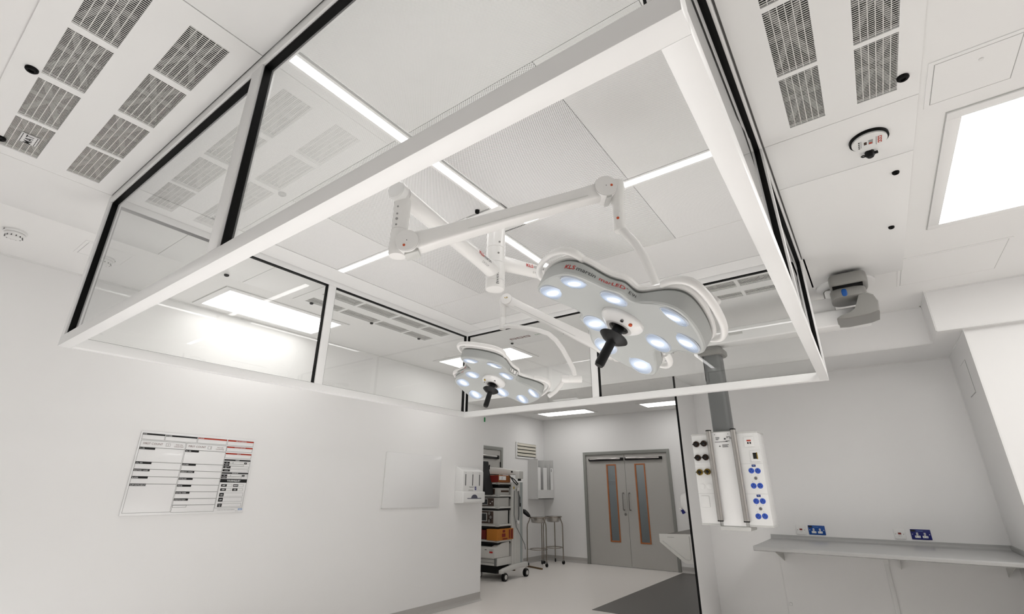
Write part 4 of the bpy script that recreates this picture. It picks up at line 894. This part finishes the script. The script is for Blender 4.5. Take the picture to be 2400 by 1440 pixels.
hc = MB(); pts = [V(tx-0.002, 5.53+0.068*math.cos(a), 1.300+0.048*math.sin(a)) for a in [PI*i/20 for i in range(21)]]
hc.loft([pts, [p+V(0.0035, 0, 0) for p in pts]]).box(tx-0.002, tx+0.0015, 5.38, 5.68, 1.293, 1.302).build('opening', 'slot_violet', ds)
m = MB(); put_text(m, 'Danicentre', 0.020, (fx+0.001, 5.435, 1.438), (0, 1, 0), (0, 0, 1), 0.01); m.build('lettering', 'ink_grey', ds)
MB().box(fx-0.001, fx+0.001, 5.42, 5.52, 1.393, 1.412).build('label_strip', 'pend_light', ds)
bp = MB().box(fx-0.001, fx+0.001, 5.552, 5.585, 1.405, 1.450).build('logo_box', 'plate_navy', ds)
MB().obox((fx+0.0012, 5.569, 1.428), V(0, 0.006, 0.013), V(0, 0.003, -0.001), V(0.0005, 0, 0)).build('logo_mark', 'ink_white', bp)

ex = thing('exit_sign', (XL+0.05, 5.90, 2.40), 'small green and white exit sign at the end of the left wall', 'sign')
MB().box(XL-0.02, XL+0.03, 5.906, 5.914, 2.38, 2.47).build('plate', 'ink_white', ex)
MB().box(XL-0.0, XL+0.022, 5.900, 5.9055, 2.392, 2.458).build('sign_face', 'green', ex)

# ================================================================ RIGHT : worktop, sockets
wt = thing('worktop', (-0.12, 5.65, 0.9), 'pale grey wall mounted worktop with upstand along the recess', 'worktop')
top = MB().prism([(5.20, 0.905), (5.185, 0.912), (5.182, 0.930), (5.19, 0.940), (5.205, 0.943), (6.10, 0.943), (6.125, 0.950), (6.135, 0.966), (6.135, 0.984), (Y1, 0.984), (Y1, 0.915), (5.23, 0.915), (5.22, 0.905)], -1.045, 0.798, 'x')
top.build('top', 'bench_grey', wt, smooth=30)
MB().box(0.786, 0.799, 5.20, 6.14, 0.944, 0.984).build('end_upstand', 'bench_grey', wt, bevel=0.002)
for x in (-0.955, 0.0, 0.72): MB().prism([(Y1, 0.915), (5.55, 0.915), (5.55, 0.895), (Y1, 0.74)], x-0.003, x+0.003, 'x').build('bracket', 'cart_light', wt)
def data_socket(x, label):
    t = thing('data_outlet', (x, Y1, 0.995), label, 'socket', 'white data outlets above the worktop')
    MB().box(x-0.043, x+0.043, Y1-0.010, Y1, 0.995, 1.081).build('plate', 'plastic_white', t, bevel=0.003)
    MB().box(x-0.012, x+0.012, Y1-0.012, Y1-0.008, 1.035, 1.05).build('port', 'card_red', t)
    for s in (-1, 1): MB().cyl((x+0.030*s, Y1-0.009, 1.038), (x+0.030*s, Y1-0.0115, 1.038), 0.0035, n=10).build('screw', 'steel_dark', t)
    MB().box(x-0.012, x+0.012, Y1-0.0107, Y1-0.009, 1.019, 1.023).build('lettering', 'pend_light', t)
data_socket(-0.753, 'white data outlet left of the lighter blue double socket'); data_socket(0.055, 'white data outlet left of the navy double socket')
def dbl(x0, mt, label):
    t = thing('double_socket', (x0+0.073, Y1, 0.998), label, 'socket', 'blue double sockets above the worktop')
    MB().box(x0, x0+0.146, Y1-0.009, Y1, 0.998, 1.084).build('plate', mt, t, bevel=0.003)
    MB().box(x0+0.004, x0+0.036, Y1-0.0105, Y1-0.008, 1.064, 1.079).build('name_plate', 'ink_black', t)
    MB().box(x0+0.045, x0+0.092, Y1-0.0100, Y1-0.008, 1.068, 1.071).build('lettering', 'ink_blue', t)
    for k in (0, 1):
        cx = x0+0.046+0.055*k
        so = MB().box(cx-0.007, cx+0.007, Y1-0.013, Y1-0.007, 1.034, 1.056).box(cx-0.020, cx+0.020, Y1-0.011, Y1-0.007, 1.012, 1.031).build('socket_face', 'plastic_white', t, bevel=0.0015)
        MB().box(cx-0.002, cx+0.002, Y1-0.0136, Y1-0.010, 1.04, 1.05).box(cx-0.013, cx-0.008, Y1-0.0116, Y1-0.010, 1.020, 1.024).box(cx+0.008, cx+0.013, Y1-0.0116, Y1-0.010, 1.020, 1.024).build('pin_holes', 'ink_black', so)
    for s in (0.012, 0.134): MB().cyl((x0+s, Y1-0.008, 1.042), (x0+s, Y1-0.0105, 1.042), 0.0035, n=10).build('screw', 'ink_white', t)
dbl(-0.686, 'plate_blue', 'lighter blue double power socket above the worktop'); dbl(0.139, 'plate_navy', 'navy blue double power socket above the worktop')
MB().box(-0.978, -0.955, Y1-0.014, Y1, 0.342, 0.366).build('cable_clip', 'plastic_white', bevel=0.003, label='small white cable clip on the wall under the worktop', cat='clip')
ap = thing('wall_hatch', (0.80, 5.62, 2.2), 'faint flush access panel on the narrow wall beside the recess', 'wall panel')
MB().box(0.796, 0.80, 5.45, 5.72, 2.18, 2.45).build('panel_door', 'wall_white', ap)
MB().box(0.797, 0.80, 5.446, 5.724, 2.176, 2.18).box(0.797, 0.80, 5.446, 5.724, 2.45, 2.454).box(0.797, 0.80, 5.446, 5.45, 2.18, 2.45).box(0.797, 0.80, 5.72, 5.724, 2.18, 2.45).build('shadow_gap', 'seam_grey', ap)

# ================================================================ CORRIDOR : doors
d1 = thing('door_1', (-4.26, YF, 0), 'grey double doors with narrow wood edged glass panels', 'door', kind='structure')
fr = MB(); fr.box(-5.225, -5.165, YF-0.02, 10.12, 0, 2.20); fr.box(-3.357, -3.295, YF-0.02, 10.12, 0, 2.20); fr.box(-5.165, -3.357, YF-0.02, 10.12, 2.137, 2.20)
fr.build('door_frame', 'doorframe_grey', d1, bevel=0.003)
def leaf(x0, x1, vx0, vx1, z0=0.435, z1=1.935):
    m = MB(); y0, y1 = YF+0.012, YF+0.056
    m.box(x0, vx0, y0, y1, 0.008, 2.133); m.box(vx1, x1, y0, y1, 0.008, 2.133); m.box(vx0, vx1, y0, y1, 0.008, z0); m.box(vx0, vx1, y0, y1, z1, 2.133)
    lf = m.build('door_leaf', 'door_grey', d1)
    b = MB(); e = 0.026
    b.box(vx0, vx0+e, y0-0.008, y0+0.02, z0, z1); b.box(vx1-e, vx1, y0-0.008, y0+0.02, z0, z1); b.box(vx0+e, vx1-e, y0-0.008, y0+0.02, z0, z0+e); b.box(vx0+e, vx1-e, y0-0.008, y0+0.02, z1-e, z1)
    b.build('glazing_bead', 'wood_bead', lf, bevel=0.002)
    MB().box(vx0+0.01, vx1-0.01, y0+0.012, y0+0.018, z0+0.01, z1-0.01).build('vision_panel', 'door_glass', lf)
    return lf
l1 = leaf(-5.162, -4.272, -4.692, -4.466); l2 = leaf(-4.266, -3.360, -4.056, -3.832)
for lf, a, b, side in ((l1, -5.083, -4.29, 1), (l2, -4.24, -3.453, 1)):
    y = YF-0.02
    MB().box(a+0.02, b-0.05*side, y-0.02, y+0.032, 2.03, 2.062).build('closer_cover', 'chrome', lf, bevel=0.008)
    MB().box(a, a+0.03, y-0.018, y+0.032, 2.012, 2.062).box(b-0.055, b, y-0.022, y+0.032, 2.01, 2.064).box(a, b, y-0.012, y+0.032, 2.006, 2.03).build('closer_body', 'black', lf, bevel=0.006)
for lf, x in ((l1, -4.34), (l2, -4.207)):
    MB().tube([(x, YF+0.012, 1.365), (x, YF-0.045, 1.365), (x, YF-0.05, 1.35), (x, YF-0.05, 1.055), (x, YF-0.045, 1.042), (x, YF+0.012, 1.042)], 0.010, 10).build('pull_handle', 'steel_dark', lf, smooth=50)
MB().lathe([(0.026, 0), (0.026, 0.006), (0.008, 0.007), (0, 0.007)], (-4.327, YF+0.012, 0.96), (0, -1, 0), 20).build('lock', 'steel_dark', l1, smooth=40)
for x, s in ((-5.168, 1), (-3.354, -1)):
    for z in (0.25, 1.05, 1.60, 1.92): MB().cyl((x, YF+0.004, z), (x, YF+0.004, z+0.10), 0.009, n=10).build('hinge', 'doorframe_grey', d1)
d2 = thing('door_2', (XA, 7.5, 0), 'grey single door on the corridor side wall behind the trolley', 'door', kind='structure')
MB().box(XA, XA+0.03, 8.30, 8.365, 0, 2.24).box(XA, XA+0.03, 6.65, 8.30, 2.175, 2.24).box(XA, XA+0.03, 6.60, 6.665, 0, 2.24).build('door_frame', 'doorframe_grey', d2, bevel=0.003)
dl = MB().box(XA, XA+0.012, 6.665, 8.30, 0.008, 2.172).build('door_leaf', 'door_grey', d2)
MB().box(XA+0.012, XA+0.05, 7.2, 8.16, 2.035, 2.065).build('closer_cover', 'chrome', dl, bevel=0.008)
MB().box(XA+0.012, XA+0.045, 7.15, 8.2, 2.0, 2.035).box(XA+0.012, XA+0.055, 8.15, 8.21, 2.0, 2.07).build('closer_body', 'black', dl, bevel=0.006)
MB().cyl((XA+0.02, 8.288, 1.85), (XA+0.02, 8.288, 1.95), 0.01, n=10).build('hinge', 'black', d2)

# louvre and holder on the corridor wall
lv = thing('wall_louvre', (XA, 9.26, 2.08), 'cream louvred vent high on the corridor wall', 'vent')
MB().box(XA, XA+0.022, 8.85, 8.895, 2.06, 2.40).box(XA, XA+0.022, 9.625, 9.665, 2.06, 2.40).box(XA, XA+0.022, 8.895, 9.625, 2.06, 2.095).box(XA, XA+0.022, 8.895, 9.625, 2.378, 2.40).build('frame', 'trim_white', lv, bevel=0.002)
MB().box(XA+0.001, XA+0.004, 8.895, 9.625, 2.09, 2.38).build('backing', 'plenum_dark', lv)
for k, z in enumerate((2.115, 2.188, 2.258, 2.328)):
    MB().obox((XA+0.02, 9.26, z+0.024), V(0, 0.362, 0), V(0.012, 0, -0.028), V(0.003, 0, 0.0013)).build('slat', 'louvre_cream', lv)
MB().cyl((XA+0.02, 9.555, 2.077), (XA+0.027, 9.555, 2.077), 0.012, n=12).cyl((XA+0.02, 9.61, 2.077), (XA+0.027, 9.61, 2.077), 0.010, n=12).build('screw', 'ink_light', lv)
hl = thing('glove_holder', (XA, 9.65, 1.24), 'white open fronted wall holder with three compartments in the corner', 'wall holder')
xf_ = -6.0
MB().box(XA+0.003, xf_, 9.325, 9.335, 1.235, 2.055).build('side_panel', 'holder_white', hl); MB().box(XA+0.003, xf_, 9.965, 9.975, 1.235, 2.055).build('side_panel', 'holder_white', hl)
MB().box(XA+0.003, xf_, 9.335, 9.965, 1.235, 1.245).build('bottom_panel', 'holder_white', hl); MB().box(XA+0.003, XA+0.01, 9.335, 9.965, 1.245, 2.055).build('back_panel', 'holder_white', hl)
for y in (9.60, 9.80): MB().box(XA+0.01, xf_-0.002, y, y+0.008, 1.245, 2.04).build('divider', 'holder_white', hl)
for a, b in ((9.335, 9.44), (9.55, 9.70), (9.85, 9.965)): MB().box(xf_-0.008, xf_, a, b, 1.42, 1.88).build('front_strip', 'plastic_white', hl)
MB().box(xf_-0.008, xf_, 9.335, 9.965, 1.235, 1.42).build('front_panel', 'holder_white', hl)
MB().box(xf_, xf_+0.001, 9.88, 9.90, 1.80, 1.86).build('lettering', 'ink_grey', hl)

# ================================================================ CORRIDOR : bowl stands
def bowl_stand(cx, cy, rot, label):
    t = thing('bowl_stand', (cx, cy, 0), label, 'bowl stand', 'stainless steel bowl stands in the corner')
    R = 0.175; z = 0.885
    MB().tube([(cx+R*math.cos(a), cy+R*math.sin(a), z) for a in [2*PI*i/36 for i in range(37)]], 0.010, 10).build('top_ring', 'steel_tube', t, smooth=50)
    MB().lathe([(0.176, z+0.012), (0.168, z+0.012), (0.158, z-0.03), (0.14, z-0.085), (0.12, z-0.10), (0, z-0.10)], (cx, cy, 0), (0, 0, 1), 36).build('bowl', 'steel', t, smooth=40)
    MB().tube([(cx+0.175*math.cos(a), cy+0.175*math.sin(a), 0.30) for a in [2*PI*i/36 for i in range(37)]], 0.008, 10).build('foot_ring', 'steel_tube', t, smooth=50)
    for k in range(3):
        a = rot+2*PI*k/3; d = V(math.cos(a), math.sin(a), 0); c = V(cx, cy, 0)
        lg = MB().tube([c+d*0.178+V(0, 0, 0.885), c+d*0.185+V(0, 0, 0.84), c+d*0.225+V(0, 0, 0.76), c+d*0.232+V(0, 0, 0.70), c+d*0.232+V(0, 0, 0.09)], 0.0115, 10).build('leg', 'steel_tube', t, smooth=50)
        MB().tube([c+d*0.175+V(0, 0, 0.30), c+d*0.232+V(0, 0, 0.30)], 0.006, 8).build('ring_stub', 'steel', lg)
        s = V(-d.y, d.x, 0); wc = c+d*0.232+V(0, 0, 0.035)
        cs = MB().lathe([(0.0, -0.013), (0.030, -0.013), (0.035, -0.008), (0.035, 0.008), (0.030, 0.013), (0, 0.013)], wc, s, 20).build('caster', 'black', lg, smooth=40)
        MB().obox(wc+V(0, 0, 0.034), d*0.012, s*0.018, V(0, 0, 0.016)).build('caster_fork', 'steel_dark', lg, bevel=0.003)
        MB().box(wc.x-0.016, wc.x+0.016, wc.y-0.004, wc.y+0.004, 0.70, 0.76) if False else None
    return t
bowl_stand(-5.86, 9.10, math.radians(-135), 'steel bowl stand with a black item on it, nearer to the trolley')
bowl_stand(-5.80, 9.60, math.radians(-5), 'steel bowl stand in the corner, farther from the trolley')
bi = MB().tube([(-6.20, 8.95, 0.99), (-6.15, 8.93, 1.02), (-6.09, 8.93, 1.0), (-6.03, 8.94, 0.955), (-5.985, 8.95, 0.915), (-5.96, 8.955, 0.90)], [0.03, 0.05, 0.058, 0.055, 0.04, 0.015], 12, 0.7)
bi.build('face_mask', 'black', smooth=50, label='black curved mask lying on the nearer bowl stand', cat='mask')
MB().prism([(-6.05, 8.87), (-5.54, 8.70), (-5.535, 8.735), (-6.05, 8.91)], 0.0, 0.025, 'z').build('floor_bar', 'brown_bar', bevel=0.004, label='brown flat bar lying on the floor under the bowl stand', cat='bar')

# ================================================================ CORRIDOR : scrub sink and soap dispenser
sk_ = thing('scrub_sink', (-2.0, 6.8, 0.61), 'stainless steel scrub sink trough behind the partition edge', 'sink')
XR = -1.694
MB().prism([(-2.312, 0.918), (-2.312, 0.828), (-2.03, 0.615), (XR, 0.612), (XR, 0.93), (-1.90, 0.93)], 6.30, 6.312, 'y').build('end_panel', 'cart_light', sk_, bevel=0.003)
MB().tube([(-2.275, 6.297, 0.838), (-2.02, 6.297, 0.655), (-1.99, 6.297, 0.65), (-1.965, 6.297, 0.66), (-1.955, 6.297, 0.72), (-1.955, 6.297, 0.905)], 0.006, 8).build('pressed_rib', 'cart_light', sk_, smooth=50)
MB().box(-2.21, -2.13, 6.297, 6.302, 0.885, 0.889).build('slot', 'steel_dark', sk_)
tr = MB(); tr.loft([[V(-2.312, y, 0.90), V(-2.30, y, 0.83), V(-2.03, y, 0.625), V(XR, y, 0.62), V(XR, y, 0.635), V(-2.02, y, 0.64), V(-2.28, y, 0.84), V(-2.29, y, 0.905)] for y in (6.312, 8.2)])
tr.build('trough', 'steel', sk_)
MB().box(-1.72, XR, 6.312, 8.2, 0.90, 1.0).build('splashback', 'steel', sk_)
tp = MB()
for y in (6.7, 7.4, 8.0):
    tp.tube([(-1.72, y, 0.96), (-1.85, y, 0.985), (-1.95, y, 0.99), (-2.0, y, 0.975), (-2.02, y, 0.945)], 0.014, 10); tp.tube([(-1.85, y, 0.985), (-1.9, y+0.12, 0.975), (-2.06, y+0.2, 0.955)], 0.010, 8)
tp.build('tap', 'bronze', sk_, smooth=50)
sd = thing('soap_dispenser', (-1.8, 6.3, 1.15), 'white wall soap dispenser with a blue nozzle by the partition edge', 'dispenser')
soft_box((-1.845, 6.30, 1.275), 0.155, 0.06, 0.118, 0.55, 10).build('body', 'plastic_white', sd, smooth=60)
MB().cyl((-1.985, 6.26, 1.195), (-1.965, 6.26, 1.155), 0.018, 0.02, n=16).build('nozzle', 'plate_navy', sd, smooth=40)
MB().tube([(-1.98, 6.25, 1.215), (-2.005, 6.25, 1.21), (-2.008, 6.25, 1.17)], 0.007, 8).build('lever', 'chrome', sd, smooth=50)

# ================================================================ CORRIDOR : equipment trolley
tl = thing('equipment_trolley', (-5.65, 7.55, 0), 'grey equipment trolley with shelves, column and black casters', 'trolley')
TX0, TX1, TY0, TY1 = -5.98, -5.43, 7.16, 7.56
for z in (1.505, 1.300, 1.11, 0.825, 0.58):
    sh = MB().box(TX0, TX1, TY0, TY1, z, z+0.03).build('shelf', 'cart_light', tl, bevel=0.004)
    MB().box(TX1-0.06, TX1+0.002, TY0-0.002, TY0+0.05, z-0.004, z+0.034).build('shelf_corner', 'cart_grey', sh, bevel=0.004)
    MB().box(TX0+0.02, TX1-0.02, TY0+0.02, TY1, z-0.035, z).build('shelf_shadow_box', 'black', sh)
MB().box(TX0-0.03, TX0-0.005, TY0+0.05, TY1, 0.3, 1.53).build('side_column', 'cart_light', tl)
MB().box(TX0-0.0, TX1-0.05, TY1-0.012, TY1, 0.35, 1.53).build('back_panel', 'black', tl)
cl = MB(); 
for a, b in ((7.555, 7.60), (7.605, 7.625), (7.63, 7.70), (7.705, 7.745), (7.75, 7.805)): cl.box(TX1-0.06, TX1+0.015, a, b, 0.20, 1.545)
cl.build('column', 'cart_light', tl, bevel=0.003); MB().box(TX1-0.06, TX1+0.012, 7.81, 7.88, 0.20, 1.545).build('column_inset', 'cart_blue', tl); MB().box(TX1-0.06, TX1+0.014, 7.88, 7.90, 0.20, 1.545).build('column_edge', 'cart_light', tl)
MB().box(TX1-0.06, TX1+0.013, 7.6, 7.81, 0.2, 1.54).build('column_core', 'cart_grey', tl); MB().box(TX0, TX1-0.06, 7.57, 7.88, 0.2, 1.54).build('column_back', 'cart_grey', tl)
MB().tube([(TX1+0.012, 7.70, 1.42), (TX1+0.05, 7.70, 1.40), (TX1+0.06, 7.70, 1.30), (TX1+0.06, 7.70, 0.98), (TX1+0.05, 7.70, 0.90), (TX1+0.012, 7.70, 0.88)], 0.014, 10).build('push_handle', 'pend_grey', tl, smooth=50)
for z in (1.42, 0.88): soft_box((TX1+0.045, 7.70, z), 0.02, 0.025, 0.035, 0.8, 8).build('handle_end', 'plastic_white', tl, smooth=60)
MB().tube([(TX1+0.03, 7.72, 1.40), (TX1+0.05, 7.75, 1.28), (TX1+0.04, 7.76, 1.17)], 0.007, 8).tube([(TX1+0.04, 7.76, 1.19), (TX1+0.04, 7.76, 1.13)], 0.02, 8).build('hanging_plug', 'black', tl, smooth=50)
MB().tube([(TX1+0.02, 7.62, 1.40), (TX1+0.03, 7.60, 1.0), (TX1+0.035, 7.66, 0.80), (TX1+0.05, 7.80, 0.62), (TX1+0.05, 7.90, 0.50), (TX1+0.05, 7.92, 0.42)], 0.006, 8).build('cable', 'pend_grey', tl, smooth=50)
MB().box(TX1+0.014, TX1+0.018, 7.59, 7.625, 1.43, 1.47).build('label_sticker', 'yellow', tl); MB().box(TX1+0.001, TX1+0.005, 7.555, 7.575, 0.50, 0.58).build('label_sticker', 'yellow', tl)
bs = MB().box(TX0, TX1, TY0, TY1, 0.225, 0.345).build('drawer_unit', 'cart_light', tl, bevel=0.006)
MB().box(TX0, TX1-0.06, TY0-0.002, TY0+0.01, 0.318, 0.322).box(TX0, TX1-0.06, TY0-0.002, TY0+0.01, 0.265, 0.269).build('drawer_gap', 'black', bs)
MB().cyl((TX1-0.035, TY0-0.002, 0.228), (TX1-0.035, TY0-0.002, 0.345), 0.022, n=14).build('corner_bumper', 'pend_grey', bs, smooth=40)
MB().box(-5.93, -5.50, 7.25, 7.75, 0.10, 0.225).build('base_box', 'black', tl)
for x in (-5.43, -5.98):
    f = MB(); f.prism([(7.20, 0.115), (7.20, 0.165), (7.30, 0.185), (7.55, 0.215), (7.95, 0.225), (7.97, 0.205), (7.97, 0.15), (7.75, 0.155), (7.50, 0.14), (7.30, 0.11)], x, x+0.075, 'x'); f.build('foot_beam', 'cart_light', tl, bevel=0.006)
    for y in (7.27, 7.90):
        wc = V(x+0.07, y, 0.062)
        cw = MB()
        for s in (-1, 1): cw.lathe([(0.0, -0.012), (0.055, -0.012), (0.062, -0.006), (0.062, 0.006), (0.055, 0.012), (0, 0.012)], wc+V(0.019*s, 0, 0), (1, 0, 0), 24)
        co = cw.build('caster', 'black', tl, smooth=40)
        MB().lathe([(0.036, -0.034), (0.036, 0.034)], wc, (1, 0, 0), 20).build('caster_disc', 'cart_light', co); MB().box(wc.x-0.014, wc.x+0.014, y-0.02, y+0.02, 0.06, 0.135).build('caster_fork', 'steel', co, bevel=0.004)
MB().box(-5.9, -5.5, 7.75, 7.78, 0.09, 0.11).build('cross_bar', 'brown_bar', tl)
# things standing on the trolley
def device(x0, x1, y0, y1, z0, z1, label, name='medical_device'):
    t = thing(name, ((x0+x1)/2, (y0+y1)/2, z0), label, 'medical device', 'devices on the equipment trolley')
    MB().box(x0, x1, y0, y1, z0, z1).build('housing', 'device_grey', t, bevel=0.005); return t
v = device(-5.90, -5.44, 7.18, 7.50, 1.332, 1.445, 'slim grey device on the second trolley shelf under the orange box')
MB().box(-5.439, -5.437, 7.25, 7.48, 1.375, 1.405).build('vent_strip', 'bronze', v); MB().box(-5.85, -5.52, 7.174, 7.181, 1.34, 1.43).build('front_panel', 'device_dark', v, bevel=0.002)
for x in (-5.60, -5.66, -5.72): MB().lathe([(0.02, 0), (0.018, 0.015), (0, 0.015)], (x, 7.175, 1.385), (0, -1, 0), 14).build('knob', 'cart_grey', v, smooth=40)
v = device(-5.92, -5.44, 7.17, 7.49, 1.142, 1.285, 'grey video device with square screen on the third trolley shelf')
MB().box(-5.88, -5.53, 7.163, 7.171, 1.15, 1.275).build('front_panel', 'device_dark', v, bevel=0.003); MB().box(-5.80, -5.66, 7.158, 7.166, 1.165, 1.265).build('screen_frame', 'cart_grey', v); MB().box(-5.79, -5.67, 7.155, 7.163, 1.175, 1.255).build('screen', 'screen_dark', v)
for x in (-5.60, -5.56): MB().cyl((x, 7.165, 1.19 if x < -5.58 else 1.22), (x, 7.155, 1.19 if x < -5.58 else 1.22), 0.010, n=12).build('button', 'plastic_white', v)
MB().box(-5.439, -5.437, 7.24, 7.40, 1.205, 1.22).build('lettering', 'cart_grey', v)
v = device(-5.93, -5.44, 7.16, 7.47, 0.857, 1.075, 'large grey device with square screen and knobs on the fourth trolley shelf')
MB().box(-5.90, -5.53, 7.152, 7.162, 0.87, 1.065).build('front_panel', 'device_dark', v, bevel=0.003); MB().box(-5.83, -5.66, 7.146, 7.155, 0.90, 1.04).build('screen_frame', 'cart_grey', v, bevel=0.01); MB().box(-5.815, -5.675, 7.143, 7.152, 0.915, 1.025).build('screen', 'screen_dark', v)
for x, z in ((-5.60, 1.03), (-5.57, 0.97), (-5.60, 0.91), (-5.86, 0.9)): MB().lathe([(0.028, 0), (0.025, 0.02), (0, 0.02)], (x, 7.152, z), (0, -1, 0), 16).build('knob', 'steel_dark', v, smooth=40)
b = thing('cardboard_box', (-5.45, 7.3, 0.61), 'orange printed cardboard box on the fifth trolley shelf', 'box', 'boxes on the equipment trolley')
MB().box(-5.62, -5.40, 7.10, 7.575, 0.612, 0.785).build('carton', 'card_orange', b, bevel=0.002)
MB().box(-5.3995, -5.3985, 7.24, 7.34, 0.66, 0.715).box(-5.3995, -5.3985, 7.26, 7.33, 0.73, 0.77).box(-5.3995, -5.3985, 7.26, 7.40, 0.622, 0.64).box(-5.3995, -5.3985, 7.44, 7.48, 0.63, 0.77).box(-5.3995, -5.3985, 7.50, 7.555, 0.625, 0.775).build('print', 'card_red', b)
b = thing('cardboard_box', (-5.8, 7.3, 0.61), 'dark red box at the back of the fifth trolley shelf', 'box', 'boxes on the equipment trolley')
MB().box(-5.95, -5.72, 7.2, 7.5, 0.612, 0.76).build('carton', 'card_red', b, bevel=0.002); MB().box(-5.72, -5.70, 7.22, 7.5, 0.612, 0.775).build('flap', 'card_brown', b)
b = thing('cardboard_box', (-5.62, 7.3, 1.535), 'red and orange cardboard box with a white label on top of the trolley', 'box', 'boxes on the equipment trolley')
MB().box(-5.86, -5.40, 7.13, 7.475, 1.537, 1.655).build('carton', 'card_brown', b, bevel=0.002); MB().box(-5.85, -5.41, 7.128, 7.13, 1.54, 1.65).build('front_face', 'card_red', b)
MB().box(-5.3995, -5.3985, 7.14, 7.34, 1.575, 1.64).build('paper_label', 'ink_white', b); m = MB(); put_text(m, 'JE', 0.05, (-5.398, 7.21, 1.59), (0, 1, 0), (0, 0, 1)); m.build('lettering', 'ink_light', b)
p = thing('printer', (-5.67, 7.3, 0.345), 'white desktop printer with dark top on the lowest trolley shelf', 'printer')
MB().prism([(7.07, 0.348), (7.07, 0.50), (7.12, 0.515), (7.30, 0.565), (7.50, 0.578), (7.50, 0.348)], -5.93, -5.43, 'x').build('housing', 'printer_white', p, bevel=0.008)
MB().obox((-5.70, 7.20, 0.548), V(0.18, 0, 0), V(0, 0.085, 0.024), V(0, -0.001, 0.004)).build('paper_tray', 'black', p)
MB().box(-5.53, -5.46, 7.066, 7.072, 0.425, 0.45).build('label_strip', 'red', p); MB().box(-5.53, -5.46, 7.066, 7.072, 0.455, 0.48).build('display', 'cart_grey', p)
MB().box(-5.90, -5.86, 7.067, 7.072, 0.48, 0.49).box(-5.63, -5.59, 7.067, 7.072, 0.465, 0.475).build('lettering', 'ink_grey', p)
a = thing('monitor_arm', (-5.6, 7.45, 1.655), 'white folded monitor arm lying on top of the trolley', 'monitor arm')
MB().loft([[V(-5.95+0.66*t, 7.42+0.12*t, 1.655+z0*1.0+(0.02*(1-t))) for z0 in (0.01, h)] + [V(-5.95+0.66*t, 7.56+0.12*t, 1.655+z0+(0.02*(1-t))) for z0 in (h, 0.01)] for t, h in ((0, 0.08), (0.12, 0.135), (0.4, 0.13), (0.8, 0.10), (1, 0.085))]).build('arm', 'cart_light', a, bevel=0.01, seg=3)
MB().box(-5.31, -5.225, 7.50, 7.64, 1.60, 1.735).build('arm_joint', 'cart_light', a, bevel=0.012, seg=3); MB().cyl((-5.38, 7.50, 1.72), (-5.38, 7.485, 1.72), 0.016, n=14).build('pivot', 'black', a)
MB().cyl((-5.26, 7.56, 1.60), (-5.26, 7.56, 1.565), 0.03, n=14).build('stud', 'black', a)
MB().tube([(-5.86, 7.44, 1.77), (-5.855, 7.43, 1.80), (-5.845, 7.43, 1.85)], 0.012, 8).build('lever', 'black', a, smooth=50)
MB().tube([(-5.42, 7.46, 1.66), (-5.36, 7.45, 1.61), (-5.30, 7.44, 1.55), (-5.23, 7.45, 1.49), (-5.22, 7.46, 1.51), (-5.29, 7.46, 1.58), (-5.36, 7.46, 1.62)], 0.010, 8).build('cable', 'black', a, smooth=50)
MB().tube([(-5.85, 7.14, 1.56), (-5.82, 7.10, 1.62), (-5.76, 7.10, 1.665), (-5.6, 7.12, 1.668), (-5.45, 7.2, 1.66)], 0.007, 8).build('cable_loop', 'black', a, smooth=50)
g_ = MB().loft([[V(-5.60+ox+dx, 6.98+dy, z) for dx, dy in ((-0.11*s, -0.05), (0.02*s, -0.05), (0.03*s, 0.165), (-0.11*s, 0.165))] for z, s, ox in ((1.33, 1.0, 0.05), (1.42, 1.0, 0.045), (1.52, 0.85, 0.02), (1.62, 0.72, -0.01), (1.75, 0.5, -0.035), (1.86, 0.38, -0.05), (1.89, 0.3, -0.05))])
g_.build('hanging_cloth', 'black_soft', bevel=0.015, seg=3, label='black cloth cover hanging at the left of the trolley top', cat='cloth')
